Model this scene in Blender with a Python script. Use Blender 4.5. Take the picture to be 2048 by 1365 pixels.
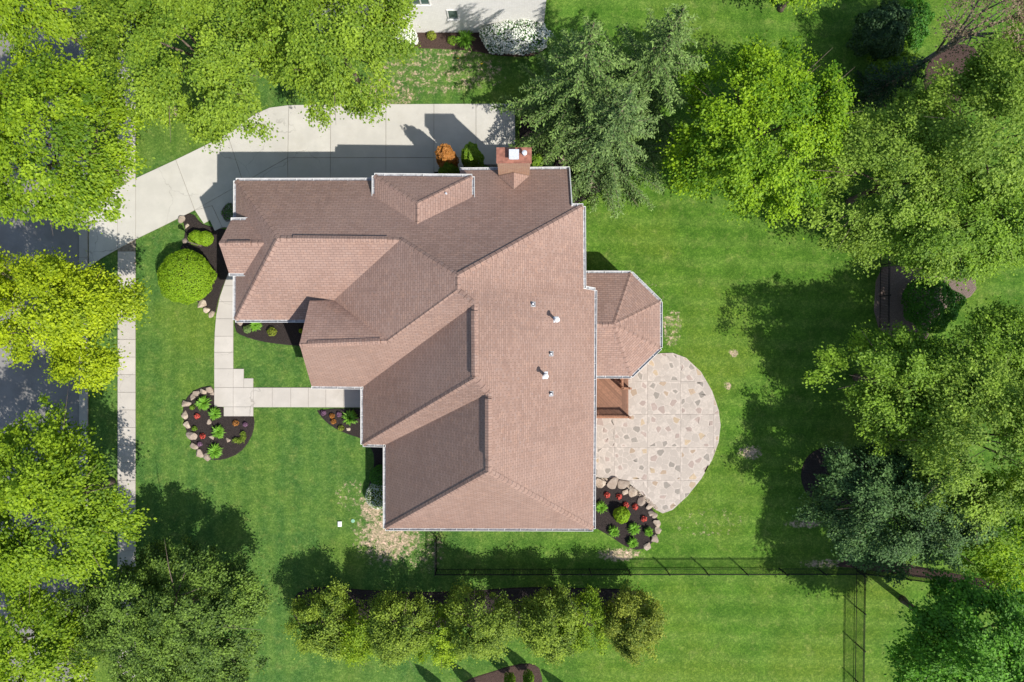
import bpy, bmesh, math, random
import numpy as np
from mathutils import Vector, Matrix

for o in list(bpy.data.objects): bpy.data.objects.remove(o)
SC = bpy.context.scene
COL = SC.collection

# ------------------------------------------------------------------ camera, sky, sun, exposure
CAM_H = 47.0; PPM = 29.0            # drone height; survey drawing units per metre at ground level
cd = bpy.data.cameras.new('camera'); cam = bpy.data.objects.new('camera', cd); COL.objects.link(cam)
cam.location = (0, 0, CAM_H); cam.rotation_euler = (0, 0, 0)
cd.sensor_width = 36; cd.lens = 36 * PPM * CAM_H / 2048.0; cd.clip_end = 2000
SC.camera = cam
SUN_EL = math.radians(50.5); SUN_XY = Vector((0.735, -0.678)).normalized()
W = bpy.data.worlds.new('World'); SC.world = W; W.use_nodes = True
nt = W.node_tree; bg = nt.nodes['Background']
sky = nt.nodes.new('ShaderNodeTexSky'); sky.sky_type = 'NISHITA'; sky.sun_disc = False
sky.sun_elevation = SUN_EL; sky.sun_rotation = math.atan2(SUN_XY.x, SUN_XY.y)
nt.links.new(sky.outputs[0], bg.inputs[0]); bg.inputs[1].default_value = 0.13
sd = bpy.data.lights.new('sun', 'SUN'); sd.energy = 4.6; sd.angle = math.radians(0.55); sd.color = (1, 0.955, 0.88)
sun = bpy.data.objects.new('sun', sd); COL.objects.link(sun)
sv = Vector((SUN_XY.x * math.cos(SUN_EL), SUN_XY.y * math.cos(SUN_EL), math.sin(SUN_EL)))
sun.rotation_euler = sv.to_track_quat('Z', 'Y').to_euler(); sun.location = sv * 80
vs = SC.view_settings; vs.view_transform = 'Standard'; vs.look = 'None'; vs.exposure = 0.45; vs.gamma = 1
try: vs.use_curve_mapping = False
except Exception: pass

# ------------------------------------------------------------------ helpers
def G(px, py, z=0.0):
    """survey-drawing coordinates (drawn as seen from the drone) -> metres, for a point at height z"""
    k = (1 - z / CAM_H) / PPM
    return Vector(((px - 1024) * k, (682.5 - py) * k, z))
WORG = {}
def link(o, parent=None):
    COL.objects.link(o)
    if parent is not None:
        o.parent = parent; o.location = -WORG.get(parent.name, Vector((0, 0, 0)))
    return o
def thing(name, label, cat, loc=(0, 0, 0), group=None):
    o = bpy.data.objects.new(name, None); COL.objects.link(o)
    o.empty_display_size = 0.3
    o.location = loc; WORG[o.name] = Vector(loc)
    return tag(o, label, cat, group)
def tag(o, label, cat, group=None):
    o['label'] = label; o['category'] = cat
    if group: o['group'] = group
    return o
def struct(o): o['kind'] = 'structure'; return o
def stuff(o): o['kind'] = 'stuff'; return o
def mob(name, verts, faces, mat, parent=None, smooth=False):
    me = bpy.data.meshes.new(name); me.from_pydata([tuple(v) for v in verts], [], faces)
    me.update()
    if mat: me.materials.append(mat)
    if smooth:
        for p in me.polygons: p.use_smooth = True
    return link(bpy.data.objects.new(name, me), parent)
class MB:
    def __init__(s): s.v = []; s.f = []
    def add(s, vs, fs):
        b = len(s.v); s.v += [Vector(v) for v in vs]; s.f += [tuple(b + i for i in f) for f in fs]
    def box(s, c, sx, sy, sz, X=Vector((1, 0, 0)), Y=Vector((0, 1, 0)), Z=Vector((0, 0, 1))):
        c = Vector(c); vs = []
        for dz in (-.5, .5):
            for dx, dy in ((-.5, -.5), (.5, -.5), (.5, .5), (-.5, .5)):
                vs.append(c + X * dx * sx + Y * dy * sy + Z * dz * sz)
        s.add(vs, [(3, 2, 1, 0), (4, 5, 6, 7), (0, 1, 5, 4), (1, 2, 6, 5), (2, 3, 7, 6), (3, 0, 4, 7)])
    def bar(s, a, b, w, h, up=Vector((0, 0, 1))):
        a = Vector(a); b = Vector(b); d = b - a; L = d.length
        X = d / L; Y = up.cross(X)
        if Y.length < 1e-4: Y = Vector((0, 1, 0))
        Y.normalize(); Z = X.cross(Y)
        s.box((a + b) / 2, L, w, h, X, Y, Z)
    def tube(s, pts, rad, n=8, cap=True):
        rings = []; b = len(s.v)
        pts = [Vector(p) for p in pts]
        for i, p in enumerate(pts):
            t = (pts[min(i + 1, len(pts) - 1)] - pts[max(i - 1, 0)]).normalized()
            a = t.orthogonal().normalized() if abs(t.z) < .9 else Vector((1, 0, 0)) - t * t.x
            a.normalize(); c = t.cross(a)
            for k in range(n):
                q = 2 * math.pi * k / n
                s.v.append(p + (a * math.cos(q) + c * math.sin(q)) * rad[i])
        for i in range(len(pts) - 1):
            for k in range(n):
                s.f.append((b + i * n + k, b + i * n + (k + 1) % n, b + (i + 1) * n + (k + 1) % n, b + (i + 1) * n + k))
        if cap:
            s.f.append(tuple(b + (len(pts) - 1) * n + k for k in range(n)))
            s.f.append(tuple(b + k for k in reversed(range(n))))
    def prism(s, poly, z0, z1):
        n = len(poly)
        vs = [Vector((p[0], p[1], z0)) for p in poly] + [Vector((p[0], p[1], z1)) for p in poly]
        s.add(vs, [tuple(range(n, 2 * n)), tuple(reversed(range(n)))] + [(i, (i + 1) % n, n + (i + 1) % n, n + i) for i in range(n)])
    def build(s, name, mat, parent=None, smooth=False): return mob(name, s.v, s.f, mat, parent, smooth)
def area(p): return .5 * sum(p[i][0] * p[(i + 1) % len(p)][1] - p[(i + 1) % len(p)][0] * p[i][1] for i in range(len(p)))
def ccw(p): p = [(q[0], q[1]) for q in p]; return p if area(p) > 0 else p[::-1]
def clip(poly, a, b):                   # keep the part left of a->b
    out = []; n = len(poly)
    def side(p): return (b[0] - a[0]) * (p[1] - a[1]) - (b[1] - a[1]) * (p[0] - a[0])
    for i in range(n):
        p, q = poly[i], poly[(i + 1) % n]; sp, sq = side(p), side(q)
        if sp >= 0: out.append(p)
        if (sp > 0 > sq) or (sp < 0 < sq):
            t = sp / (sp - sq); out.append((p[0] + t * (q[0] - p[0]), p[1] + t * (q[1] - p[1])))
    return out
def clip_poly(subject, conv):
    conv = ccw(conv); r = ccw(subject)
    for i in range(len(conv)):
        if len(r) < 3: return []
        r = clip(r, conv[i], conv[(i + 1) % len(conv)])
    return r if len(r) >= 3 and abs(area(r)) > 1e-3 else []
def inset(poly, d):
    poly = ccw(poly); n = len(poly); out = []
    for i in range(n):
        p0, p1, p2 = (Vector(poly[i - 1]), Vector(poly[i]), Vector(poly[(i + 1) % n]))
        e1 = (p1 - p0); e2 = (p2 - p1)
        if e1.length < 1e-6 or e2.length < 1e-6: out.append(tuple(p1)); continue
        e1.normalize(); e2.normalize()
        n1 = Vector((-e1.y, e1.x)); n2 = Vector((-e2.y, e2.x)); m = n1 + n2
        if m.length < .2: out.append(tuple(p1 + n1 * d)); continue
        m.normalize(); out.append(tuple(p1 + m * (d / max(.4, m.dot(n1)))))
    return out
def smooth_poly(p, it=2):
    for _ in range(it):
        q = []
        for i in range(len(p)):
            a, b = p[i], p[(i + 1) % len(p)]
            q += [(a[0] * .75 + b[0] * .25, a[1] * .75 + b[1] * .25), (a[0] * .25 + b[0] * .75, a[1] * .25 + b[1] * .75)]
        p = q
    return p
def gp(pts): return [tuple(G(x, y)[:2]) for x, y in pts]

# ------------------------------------------------------------------ materials
class NB:
    def __init__(s, name):
        s.m = bpy.data.materials.new(name); s.m.use_nodes = True; s.t = s.m.node_tree; s.t.nodes.clear()
        s.out = s.n('ShaderNodeOutputMaterial')
    def n(s, ty, **kw):
        nd = s.t.nodes.new(ty)
        for k, v in kw.items():
            if k in nd.inputs and not hasattr(nd, k): nd.inputs[k].default_value = v
            else: setattr(nd, k, v)
        return nd
    def set(s, inp, v):
        if hasattr(v, 'is_linked') or isinstance(v, bpy.types.NodeSocket): s.t.links.new(v, inp)
        elif isinstance(v, (tuple, list)) and len(v) == 3 and inp.type == 'RGBA': inp.default_value = (*v, 1)
        else: inp.default_value = v
    def pos(s): return s.n('ShaderNodeNewGeometry').outputs['Position']
    def noise(s, vec, scale, detail=3, rough=.55, dim='3D'):
        nd = s.n('ShaderNodeTexNoise'); nd.inputs['Scale'].default_value = scale; nd.inputs['Detail'].default_value = detail
        nd.inputs['Roughness'].default_value = rough; s.set(nd.inputs['Vector'], vec); return nd.outputs['Fac']
    def ramp(s, fac, lo, hi):
        nd = s.n('ShaderNodeMapRange'); s.set(nd.inputs[0], fac); nd.inputs[1].default_value = lo; nd.inputs[2].default_value = hi
        nd.interpolation_type = 'SMOOTHSTEP'; return nd.outputs[0]
    def mix(s, fac, a, b, mode='MIX'):
        nd = s.n('ShaderNodeMix'); nd.data_type = 'RGBA'; nd.blend_type = mode
        s.set(nd.inputs[0], fac); s.set(nd.inputs[6], a); s.set(nd.inputs[7], b); return nd.outputs[2]
    def math(s, op, a, b=0.0, c=None):
        nd = s.n('ShaderNodeMath'); nd.operation = op; s.set(nd.inputs[0], a); s.set(nd.inputs[1], b)
        if c is not None: s.set(nd.inputs[2], c)
        return nd.outputs[0]
    def bump(s, h, strength, dist=.02):
        nd = s.n('ShaderNodeBump'); nd.inputs['Strength'].default_value = strength; nd.inputs['Distance'].default_value = dist
        s.set(nd.inputs['Height'], h); return nd.outputs[0]
    def bsdf(s, col, rough=.85, normal=None, spec=.3, metal=0):
        b = s.n('ShaderNodeBsdfPrincipled'); s.set(b.inputs['Base Color'], col); s.set(b.inputs['Roughness'], rough)
        b.inputs['Specular IOR Level'].default_value = spec; b.inputs['Metallic'].default_value = metal
        if normal is not None: s.t.links.new(normal, b.inputs['Normal'])
        s.t.links.new(b.outputs[0], s.out.inputs[0]); return s.m
    def rnd(s): return s.n('ShaderNodeObjectInfo').outputs['Random']

def m_simple(name, col, var=.15, scale=8, rough=.8, bump=.15, spec=.3, metal=0, objvar=0):
    b = NB(name); p = b.pos(); f = b.noise(p, scale, 4)
    dk = tuple(c * (1 - var) for c in col); lt = tuple(min(1, c * (1 + var)) for c in col)
    c = b.mix(b.ramp(f, .3, .7), dk, lt)
    if objvar:
        c = b.mix(b.rnd(), c, tuple(x * (1 - objvar) for x in col))
    return b.bsdf(c, rough, b.bump(b.noise(p, scale * 5, 3), bump), spec, metal)

def m_concrete(name, col, objvar=.12):
    b = NB(name); p = b.pos()
    f = b.noise(p, .9, 5, .6); g = b.noise(p, 22, 3, .7)
    c = b.mix(b.ramp(f, .3, .72), tuple(x * .84 for x in col), col)
    c = b.mix(b.math('MULTIPLY', b.ramp(g, .35, .75), .35), c, tuple(x * .72 for x in col))
    st = b.noise(p, 2.7, 6, .7); c = b.mix(b.math('MULTIPLY', b.ramp(st, .6, .78), .4), c, tuple(x * y for x, y in zip(col, (.66, .62, .56))))
    bl = b.noise(p, .28, 6, .7); c = b.mix(b.math('MULTIPLY', b.ramp(bl, .48, .66), .35), c, tuple(x * y for x, y in zip(col, (.74, .71, .66))))
    vo = b.n('ShaderNodeTexVoronoi'); vo.feature = 'DISTANCE_TO_EDGE'; vo.inputs['Scale'].default_value = .22; wv = b.n('ShaderNodeVectorMath'); wv.operation = 'ADD'; b.t.links.new(p, wv.inputs[0])
    nz = b.n('ShaderNodeTexNoise'); nz.inputs['Scale'].default_value = 1.1; nz.inputs['Detail'].default_value = 5; b.t.links.new(p, nz.inputs['Vector']); b.t.links.new(nz.outputs['Color'], wv.inputs[1]); b.t.links.new(wv.outputs[0], vo.inputs['Vector'])
    ck = b.math('MULTIPLY', b.ramp(vo.outputs['Distance'], .006, .002), b.ramp(b.noise(p, .13, 2), .50, .58)); c = b.mix(b.math('MULTIPLY', ck, .45), c, (.16, .145, .125))
    sp = b.noise(p, 5.5, 3, .6); c = b.mix(b.math('MULTIPLY', b.ramp(sp, .70, .76), .45), c, (.20, .185, .165))
    c = b.mix(b.math('MULTIPLY', b.rnd(), .5), c, tuple(x * (1 - 2 * objvar) for x in col))
    return b.bsdf(c, .9, b.bump(g, .2, .01), .2)

def m_grass():
    b = NB('lawn_grass'); p = b.pos()
    sx = b.n('ShaderNodeSeparateXYZ'); b.t.links.new(p, sx.inputs[0]); X, Y = sx.outputs[0], sx.outputs[1]
    big = b.noise(p, .11, 3); med = b.noise(p, .62, 5, .65); fine = b.noise(p, 7.5, 4, .75); tiny = b.noise(p, 19, 2, .8)
    east = b.ramp(X, -10, 9)
    base = b.mix(east, (.058, .132, .021), (.062, .146, .013))
    lush = b.mix(east, (.036, .098, .017), (.038, .102, .008))
    c = b.mix(b.ramp(med, .36, .64), lush, base)
    c = b.mix(b.math('MULTIPLY', b.ramp(big, .45, .68), .7), c, (.088, .150, .014))
    yel = b.noise(p, 1.1, 7, .75); c = b.mix(b.math('MULTIPLY', b.ramp(yel, .50, .70), .55), c, (.135, .185, .040))
    # mowing passes
    sA = b.math('SINE', b.math('MULTIPLY', X, 5.2)); sB = b.math('SINE', b.math('ADD', b.math('MULTIPLY', Y, 4.6), b.math('MULTIPLY', X, .12)))
    st = b.mix(east, sA, sB); st = b.math('MULTIPLY_ADD', st, .075, .13)
    c = b.mix(b.math('MULTIPLY', b.ramp(b.math('MULTIPLY', st, b.math('ADD', med, .5)), .05, .3), .40), c, (.105, .185, .030))
    # dead thatch patches where they really lie on the lawn
    mask = None
    for (px, py, rx, ry, amt) in ((778, 1072, 76, 64, 1.0), (745, 1015, 34, 36, .75), (850, 1100, 40, 45, .45), (1345, 655, 20, 40, .50), (1468, 707, 12, 9, .8), (1500, 905, 26, 16, .85),
                                  (1455, 772, 9, 9, .6), (1240, 1110, 48, 16, .7), (1610, 1048, 40, 10, .6), (700, 990, 30, 30, .4), (880, 140, 130, 50, .47), (770, 190, 70, 36, .52),
                                  (335, 225, 28, 24, .5), (1420, 1045, 70, 26, .36), (1290, 590, 35, 26, .35), (1650, 1128, 60, 10, .55), (1905, 150, 50, 50, .7), (340, 450, 50, 30, .3)):
        q = G(px, py); rx /= PPM; ry /= PPM
        dx = b.math('DIVIDE', b.math('SUBTRACT', X, q.x), rx); dy = b.math('DIVIDE', b.math('SUBTRACT', Y, q.y), ry)
        d = b.math('MULTIPLY', b.math('ADD', b.math('MULTIPLY', dx, dx), b.math('MULTIPLY', dy, dy)), .7)
        k = b.math('MULTIPLY', b.math('SUBTRACT', 1.35, d), .55); k = b.math('MINIMUM', b.math('MAXIMUM', k, 0.0), amt)
        mask = k if mask is None else b.math('MAXIMUM', mask, k)
    pn = b.noise(p, 2.9, 7, .8)
    dead = b.ramp(b.math('ADD', b.math('MULTIPLY', mask, .62), b.math('MULTIPLY', pn, 1.25)), .90, 1.06)
    straw = b.mix(b.ramp(fine, .3, .7), (.20, .175, .095), (.36, .31, .195))
    c = b.mix(dead, c, straw)
    mott = b.noise(p, 3.2, 5, .75)
    c = b.mix(b.math('MULTIPLY', b.ramp(mott, .44, .62), .75), c, b.mix(1.0, c, (1.75, 1.45, 1.8), 'MULTIPLY'))
    c = b.mix(b.math('MULTIPLY', b.ramp(fine, .44, .62), .75), c, b.mix(1.0, c, (1.8, 1.6, 1.7), 'MULTIPLY'))
    c = b.mix(b.math('MULTIPLY', b.ramp(tiny, .58, .36), .7), c, b.mix(1.0, c, (.45, .5, .5), 'MULTIPLY'))
    h = b.math('ADD', fine, b.math('MULTIPLY', tiny, .7))
    return b.bsdf(c, .9, b.bump(h, .75, .05), .15)

def m_asphalt():
    b = NB('asphalt'); p = b.pos(); f = b.noise(p, .5, 5, .6); g = b.noise(p, 30, 2, .8)
    c = b.mix(b.ramp(f, .3, .7), (.185, .175, .16), (.255, .243, .225)); c = b.mix(b.math('MULTIPLY', g, .5), c, (.14, .132, .122))
    return b.bsdf(c, .92, b.bump(g, .3, .01), .2)

def m_mulch(name, a, c2):
    b = NB(name); p = b.pos(); f = b.noise(p, 9, 5, .8); g = b.noise(p, 26, 3, .8)
    c = b.mix(b.ramp(g, .35, .68), a, c2); c = b.mix(b.math('MULTIPLY', b.ramp(f, .6, .72), .5), c, tuple(x * 2.2 for x in c2))
    return b.bsdf(c, .95, b.bump(b.math('ADD', f, g), .9, .06), .15)

def m_shingle():
    b = NB('roof_shingle'); uv = b.n('ShaderNodeUVMap').outputs[0]
    br = b.n('ShaderNodeTexBrick'); br.offset = .5; br.squash = 1
    for k, v in (('Scale', 1.0), ('Mortar Size', .011), ('Mortar Smooth', .1), ('Brick Width', .34), ('Row Height', .150), ('Bias', 0.0)): br.inputs[k].default_value = v
    br.inputs['Color1'].default_value = (0, 0, 0, 1); br.inputs['Color2'].default_value = (1, 1, 1, 1); br.inputs['Mortar'].default_value = (.5, .5, .5, 1)
    b.t.links.new(uv, br.inputs['Vector'])
    tint = b.n('ShaderNodeSeparateColor'); b.t.links.new(br.outputs['Color'], tint.inputs[0]); t = tint.outputs[0]
    blend = b.mix(t, (.250, .158, .124), (.308, .202, .160))
    n1 = b.noise(uv, 2.1, 3, .6); blend = b.mix(b.math('MULTIPLY', b.ramp(n1, .52, .7), .5), blend, (.36, .222, .162))
    n2 = b.noise(uv, 5.5, 2, .6); blend = b.mix(b.math('MULTIPLY', b.ramp(n2, .56, .68), .45), blend, (.275, .215, .195))
    n3 = b.noise(b.pos(), .35, 4, .6); blend = b.mix(b.math('MULTIPLY', b.ramp(n3, .5, .75), .25), blend, (.22, .15, .125))
    mp = b.n('ShaderNodeMapping'); b.t.links.new(uv, mp.inputs[0]); mp.inputs['Scale'].default_value = (1.3, .16, 1)
    n4 = b.noise(mp.outputs[0], 1.6, 5, .65); blend = b.mix(b.math('MULTIPLY', b.ramp(n4, .48, .72), .38), blend, (.20, .135, .112))
    n5 = b.noise(b.pos(), .16, 3, .6); blend = b.mix(b.math('MULTIPLY', b.ramp(n5, .42, .66), .30), blend, (.355, .244, .200))
    blend = b.mix(b.math('MULTIPLY', br.outputs['Fac'], .62), blend, (.075, .046, .038))
    sep = b.n('ShaderNodeSeparateXYZ'); b.t.links.new(uv, sep.inputs[0])
    saw = b.math('FRACT', b.math('DIVIDE', sep.outputs[1], .150)); h = b.math('SUBTRACT', 1.0, saw)
    gr = b.noise(uv, 60, 2, .8)
    h = b.math('ADD', h, b.math('MULTIPLY', gr, .25))
    return b.bsdf(blend, .9, b.bump(h, .36, .014), .2)

def m_brick(name, c1, c2, mortar, sc=1.0):
    b = NB(name); g = b.n('ShaderNodeNewGeometry'); sp = b.n('ShaderNodeSeparateXYZ'); b.t.links.new(g.outputs['Position'], sp.inputs[0])
    cb = b.n('ShaderNodeCombineXYZ'); b.t.links.new(b.math('ADD', sp.outputs[0], sp.outputs[1]), cb.inputs[0]); b.t.links.new(sp.outputs[2], cb.inputs[1])
    br = b.n('ShaderNodeTexBrick'); b.t.links.new(cb.outputs[0], br.inputs['Vector'])
    for k, v in (('Scale', 1.0), ('Mortar Size', .008), ('Brick Width', .21 * sc), ('Row Height', .075 * sc)): br.inputs[k].default_value = v
    br.inputs['Color1'].default_value = (*c1, 1); br.inputs['Color2'].default_value = (*c2, 1); br.inputs['Mortar'].default_value = (*mortar, 1)
    n = b.noise(g.outputs['Position'], 3, 4); c = b.mix(b.math('MULTIPLY', n, .3), br.outputs['Color'], tuple(x * .6 for x in c1))
    return b.bsdf(c, .9, b.bump(b.math('SUBTRACT', 1.0, br.outputs['Fac']), .5, .01), .2)

def m_leaf(name, dark, light, trans=.35, gloss=.015):
    b = NB(name); at = b.n('ShaderNodeAttribute'); at.attribute_name = 'tint'
    c = b.mix(at.outputs['Fac'], dark, light)
    d = b.n('ShaderNodeBsdfDiffuse'); b.set(d.inputs[0], c)
    t = b.n('ShaderNodeBsdfTranslucent'); b.set(t.inputs[0], b.mix(1.0, c, (1.25, 1.2, .6), 'MULTIPLY'))
    gl = b.n('ShaderNodeBsdfGlossy'); gl.inputs['Roughness'].default_value = .6; gl.inputs['Color'].default_value = (1, 1, 1, 1)
    m1 = b.n('ShaderNodeMixShader'); m1.inputs[0].default_value = trans; b.t.links.new(d.outputs[0], m1.inputs[1]); b.t.links.new(t.outputs[0], m1.inputs[2])
    m2 = b.n('ShaderNodeMixShader'); m2.inputs[0].default_value = gloss; b.t.links.new(m1.outputs[0], m2.inputs[1]); b.t.links.new(gl.outputs[0], m2.inputs[2])
    b.t.links.new(m2.outputs[0], b.out.inputs[0]); return b.m

M = {}
M['grass'] = m_grass(); M['asphalt'] = m_asphalt()
M['concrete'] = m_concrete('driveway_concrete', (.535, .512, .46)); M['walk'] = m_concrete('walk_concrete', (.515, .475, .425))
M['curb'] = m_concrete('curb_concrete', (.40, .375, .335)); M['joint'] = m_simple('joint_dirt', (.20, .17, .13), .3, 6, .95)
M['mulch'] = m_mulch('dark_mulch', (.014, .011, .010), (.062, .049, .045)); M['mulch2'] = m_mulch('brown_mulch', (.035, .022, .018), (.115, .075, .062))
M['path'] = m_mulch('pale_path_mulch', (.12, .085, .07), (.27, .205, .175)); M['shingle'] = m_shingle(); M['white'] = m_simple('white_gutter_metal', (.62, .62, .60), .08, 3, .6, .02, .3)
M['guttergrey'] = m_simple('gutter_trough', (.30, .30, .31), .3, 5, .6, .05)
M['brick'] = m_brick('orange_brick', (.33, .16, .10), (.45, .27, .16), (.52, .46, .39)); M['wbrick'] = m_brick('white_brick', (.80, .78, .74), (.88, .86, .82), (.62, .60, .57))
M['terra'] = m_simple('rusted_cap_metal', (.25, .105, .072), .25, 5, .8, .1); M['galv'] = m_simple('galvanised_metal', (.60, .61, .63), .12, 12, .4, .03, .5, .25)
M['lead'] = m_simple('dark_lead', (.10, .10, .105), .2, 12, .6, .05); M['black'] = m_simple('black_fence_metal', (.014, .015, .016), .2, 8, .85, .03, .1)
M['dark'] = m_simple('pipe_bore', (.01, .01, .01), .1, 5, .9); M['bark'] = m_simple('bark', (.12, .09, .07), .35, 6, .95, .8); M['greybark'] = m_simple('grey_bark', (.17, .15, .135), .35, 6, .95, .8)
M['deck'] = m_simple('cedar_stained_deck', (.26, .135, .085), .2, 7, .75, .1, .3, 0, .4); M['rail'] = m_simple('cedar_rail', (.29, .14, .08), .18, 7, .7, .1)
def m_rock(name, cols):
    b = NB(name); p = b.pos(); n = b.noise(p, 3.2, 6, .7); g = b.noise(p, 14, 4, .75)
    c = b.mix(b.ramp(n, .35, .65), cols[0], cols[1]); c = b.mix(b.math('MULTIPLY', b.rnd(), .75), c, cols[2]); c = b.mix(b.math('MULTIPLY', b.ramp(g, .5, .72), .5), c, tuple(x * .5 for x in cols[0]))
    return b.bsdf(c, .9, b.bump(b.math('ADD', n, g), .6, .05), .2)
M['rock'] = m_rock('field_stone', ((.34, .26, .19), (.50, .42, .33), (.24, .19, .16)))
FLAG = [m_simple('flagstone_' + n, c, .12, 9, .85, .12, .25, 0, .15) for n, c in (('cream', (.425, .370, .318)), ('sand', (.435, .378, .324)), ('tan', (.37, .28, .20)), ('grey', (.27, .24, .205)), ('pink', (.36, .285, .245)), ('ochre', (.42, .325, .22)))]
M['grout'] = m_simple('patio_grout', (.435, .378, .325), .12, 6, .9)
M['glass'] = m_simple('window_glass', (.06, .10, .10), .2, 1, .12, 0, .6); M['soffit'] = m_simple('soffit_paint', (.62, .60, .56), .05, 3, .6)
M['yellow'] = m_simple('yellow_plastic', (.75, .50, .03), .1, 5, .5); M['greenlid'] = m_simple('green_plastic_lid', (.20, .38, .26), .1, 8, .6); M['white_box'] = m_simple('white_plastic', (.72, .74, .70), .08, 8, .5)
M['lamp'] = m_simple('lamp_brown_metal', (.20, .16, .13), .2, 8, .5)
LF = dict(
    lime=m_leaf('leaf_lime', (.095, .19, .006), (.36, .50, .018), .42), yellow=m_leaf('leaf_yellow', (.18, .27, .006), (.50, .60, .012), .42),
    fresh=m_leaf('leaf_fresh', (.10, .19, .012), (.34, .47, .035), .40), bright=m_leaf('leaf_bright', (.075, .19, .005), (.33, .50, .010), .40),
    mid=m_leaf('leaf_mid', (.075, .165, .010), (.29, .46, .034), .40), soft=m_leaf('leaf_soft', (.105, .195, .016), (.35, .50, .060), .42), deep=m_leaf('leaf_deep', (.026, .10, .012), (.11, .31, .025), .32),
    olive=m_leaf('leaf_olive', (.060, .12, .010), (.33, .44, .042), .34), olivey=m_leaf('leaf_olive_yellow', (.095, .15, .012), (.40, .45, .05), .34), juniper=m_leaf('leaf_juniper', (.030, .070, .010), (.20, .315, .040), .27),
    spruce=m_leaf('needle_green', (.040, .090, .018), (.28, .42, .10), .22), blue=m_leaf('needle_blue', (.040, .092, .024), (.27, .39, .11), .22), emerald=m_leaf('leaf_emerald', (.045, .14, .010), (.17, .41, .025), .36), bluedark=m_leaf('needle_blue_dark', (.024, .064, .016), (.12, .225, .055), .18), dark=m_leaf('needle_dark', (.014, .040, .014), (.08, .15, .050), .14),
    globe=m_leaf('leaf_globe', (.14, .28, .010), (.38, .56, .022), .35), lily=m_leaf('leaf_lily', (.06, .20, .008), (.24, .48, .045), .35), red=m_leaf('leaf_red', (.35, .03, .02), (.78, .16, .12), .25),
    purple=m_leaf('leaf_purple', (.12, .05, .09), (.34, .20, .32), .25), orange=m_leaf('leaf_orange', (.22, .085, .015), (.56, .25, .06), .25), white=m_leaf('petal_white', (.55, .57, .52), (.85, .86, .82), .25), brown=m_leaf('twig_brown', (.12, .085, .05), (.30, .23, .14), .2))

# ------------------------------------------------------------------ leaf clouds, trees, plants
def leaf_cloud(name, pos, nrm, along, L, Wd, tint, mat, parent=None, fold=.22):
    n = len(pos)
    nrm = nrm / (np.linalg.norm(nrm, axis=1, keepdims=True) + 1e-9)
    along = along - nrm * np.sum(along * nrm, axis=1, keepdims=True); along /= (np.linalg.norm(along, axis=1, keepdims=True) + 1e-9)
    side = np.cross(nrm, along); L = np.asarray(L).reshape(-1, 1) * np.ones((n, 1)); Wd = np.asarray(Wd).reshape(-1, 1) * np.ones((n, 1))
    v = np.empty((n, 4, 3), np.float32)
    v[:, 0] = pos - along * L * .5; v[:, 2] = pos + along * L * .5
    v[:, 1] = pos + side * Wd * .5 + nrm * Wd * fold - along * L * .06; v[:, 3] = pos - side * Wd * .5 + nrm * Wd * fold - along * L * .06
    idx = (np.arange(n, dtype=np.int32) * 4)[:, None] + np.array([0, 2, 1, 0, 3, 2], np.int32)[None, :]
    me = bpy.data.meshes.new(name); me.vertices.add(n * 4); me.vertices.foreach_set('co', v.ravel())
    me.loops.add(n * 6); me.loops.foreach_set('vertex_index', idx.ravel())
    me.polygons.add(n * 2); me.polygons.foreach_set('loop_start', np.arange(0, n * 6, 3, dtype=np.int32))
    try: me.polygons.foreach_set('loop_total', np.full(n * 2, 3, np.int32))
    except Exception: pass
    a = me.attributes.new('tint', 'FLOAT', 'POINT'); a.data.foreach_set('value', np.repeat(np.clip(tint, 0, 1), 4).astype(np.float32))
    me.update(calc_edges=True); me.materials.append(mat)
    return link(bpy.data.objects.new(name, me), parent)
def unit(rng, n):
    v = rng.normal(size=(n, 3)); return v / np.linalg.norm(v, axis=1, keepdims=True)
def lobed(d, ph, amt):
    a = np.arctan2(d[:, 1], d[:, 0]); e = d[:, 2]
    return 1 + amt * (.5 * np.sin(3 * a + ph[0] + 2 * e) + .4 * np.sin(5 * a + ph[1] - 3 * e) + .35 * np.sin(8 * a + ph[2] + 4 * e))
def branch_wood(base, ctr, rad, rng, mat, parent, r0, nl=7):
    mb = MB(); top = Vector((ctr[0] + rng.normal() * .2, ctr[1] + rng.normal() * .2, ctr[2] + rad[2] * .45))
    b = Vector(base); fork = b.lerp(top, .38)
    mb.tube([b, b.lerp(fork, .15), fork, fork.lerp(top, .5), top], [r0 * 1.35, r0, r0 * .8, r0 * .5, r0 * .12], 9)
    for i in range(nl):
        q = 2 * math.pi * (i + rng.random() * .6) / nl; st = fork.lerp(top, rng.random() * .55)
        e = Vector((ctr[0] + math.cos(q) * rad[0] * .8, ctr[1] + math.sin(q) * rad[1] * .8, ctr[2] + rad[2] * (rng.random() * .6 - .1)))
        m_ = st.lerp(e, .5) + Vector((0, 0, .35)); mb.tube([st, m_, e], [r0 * .5, r0 * .3, r0 * .06], 6)
        for j in range(2):
            e2 = e + Vector((rng.normal() * rad[0] * .25, rng.normal() * rad[1] * .25, rad[2] * .2)); mb.tube([m_, m_.lerp(e2, .5) + Vector((0, 0, .15)), e2], [r0 * .22, r0 * .13, r0 * .03], 5)
    return mb.build('trunk', mat, parent, True)
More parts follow.
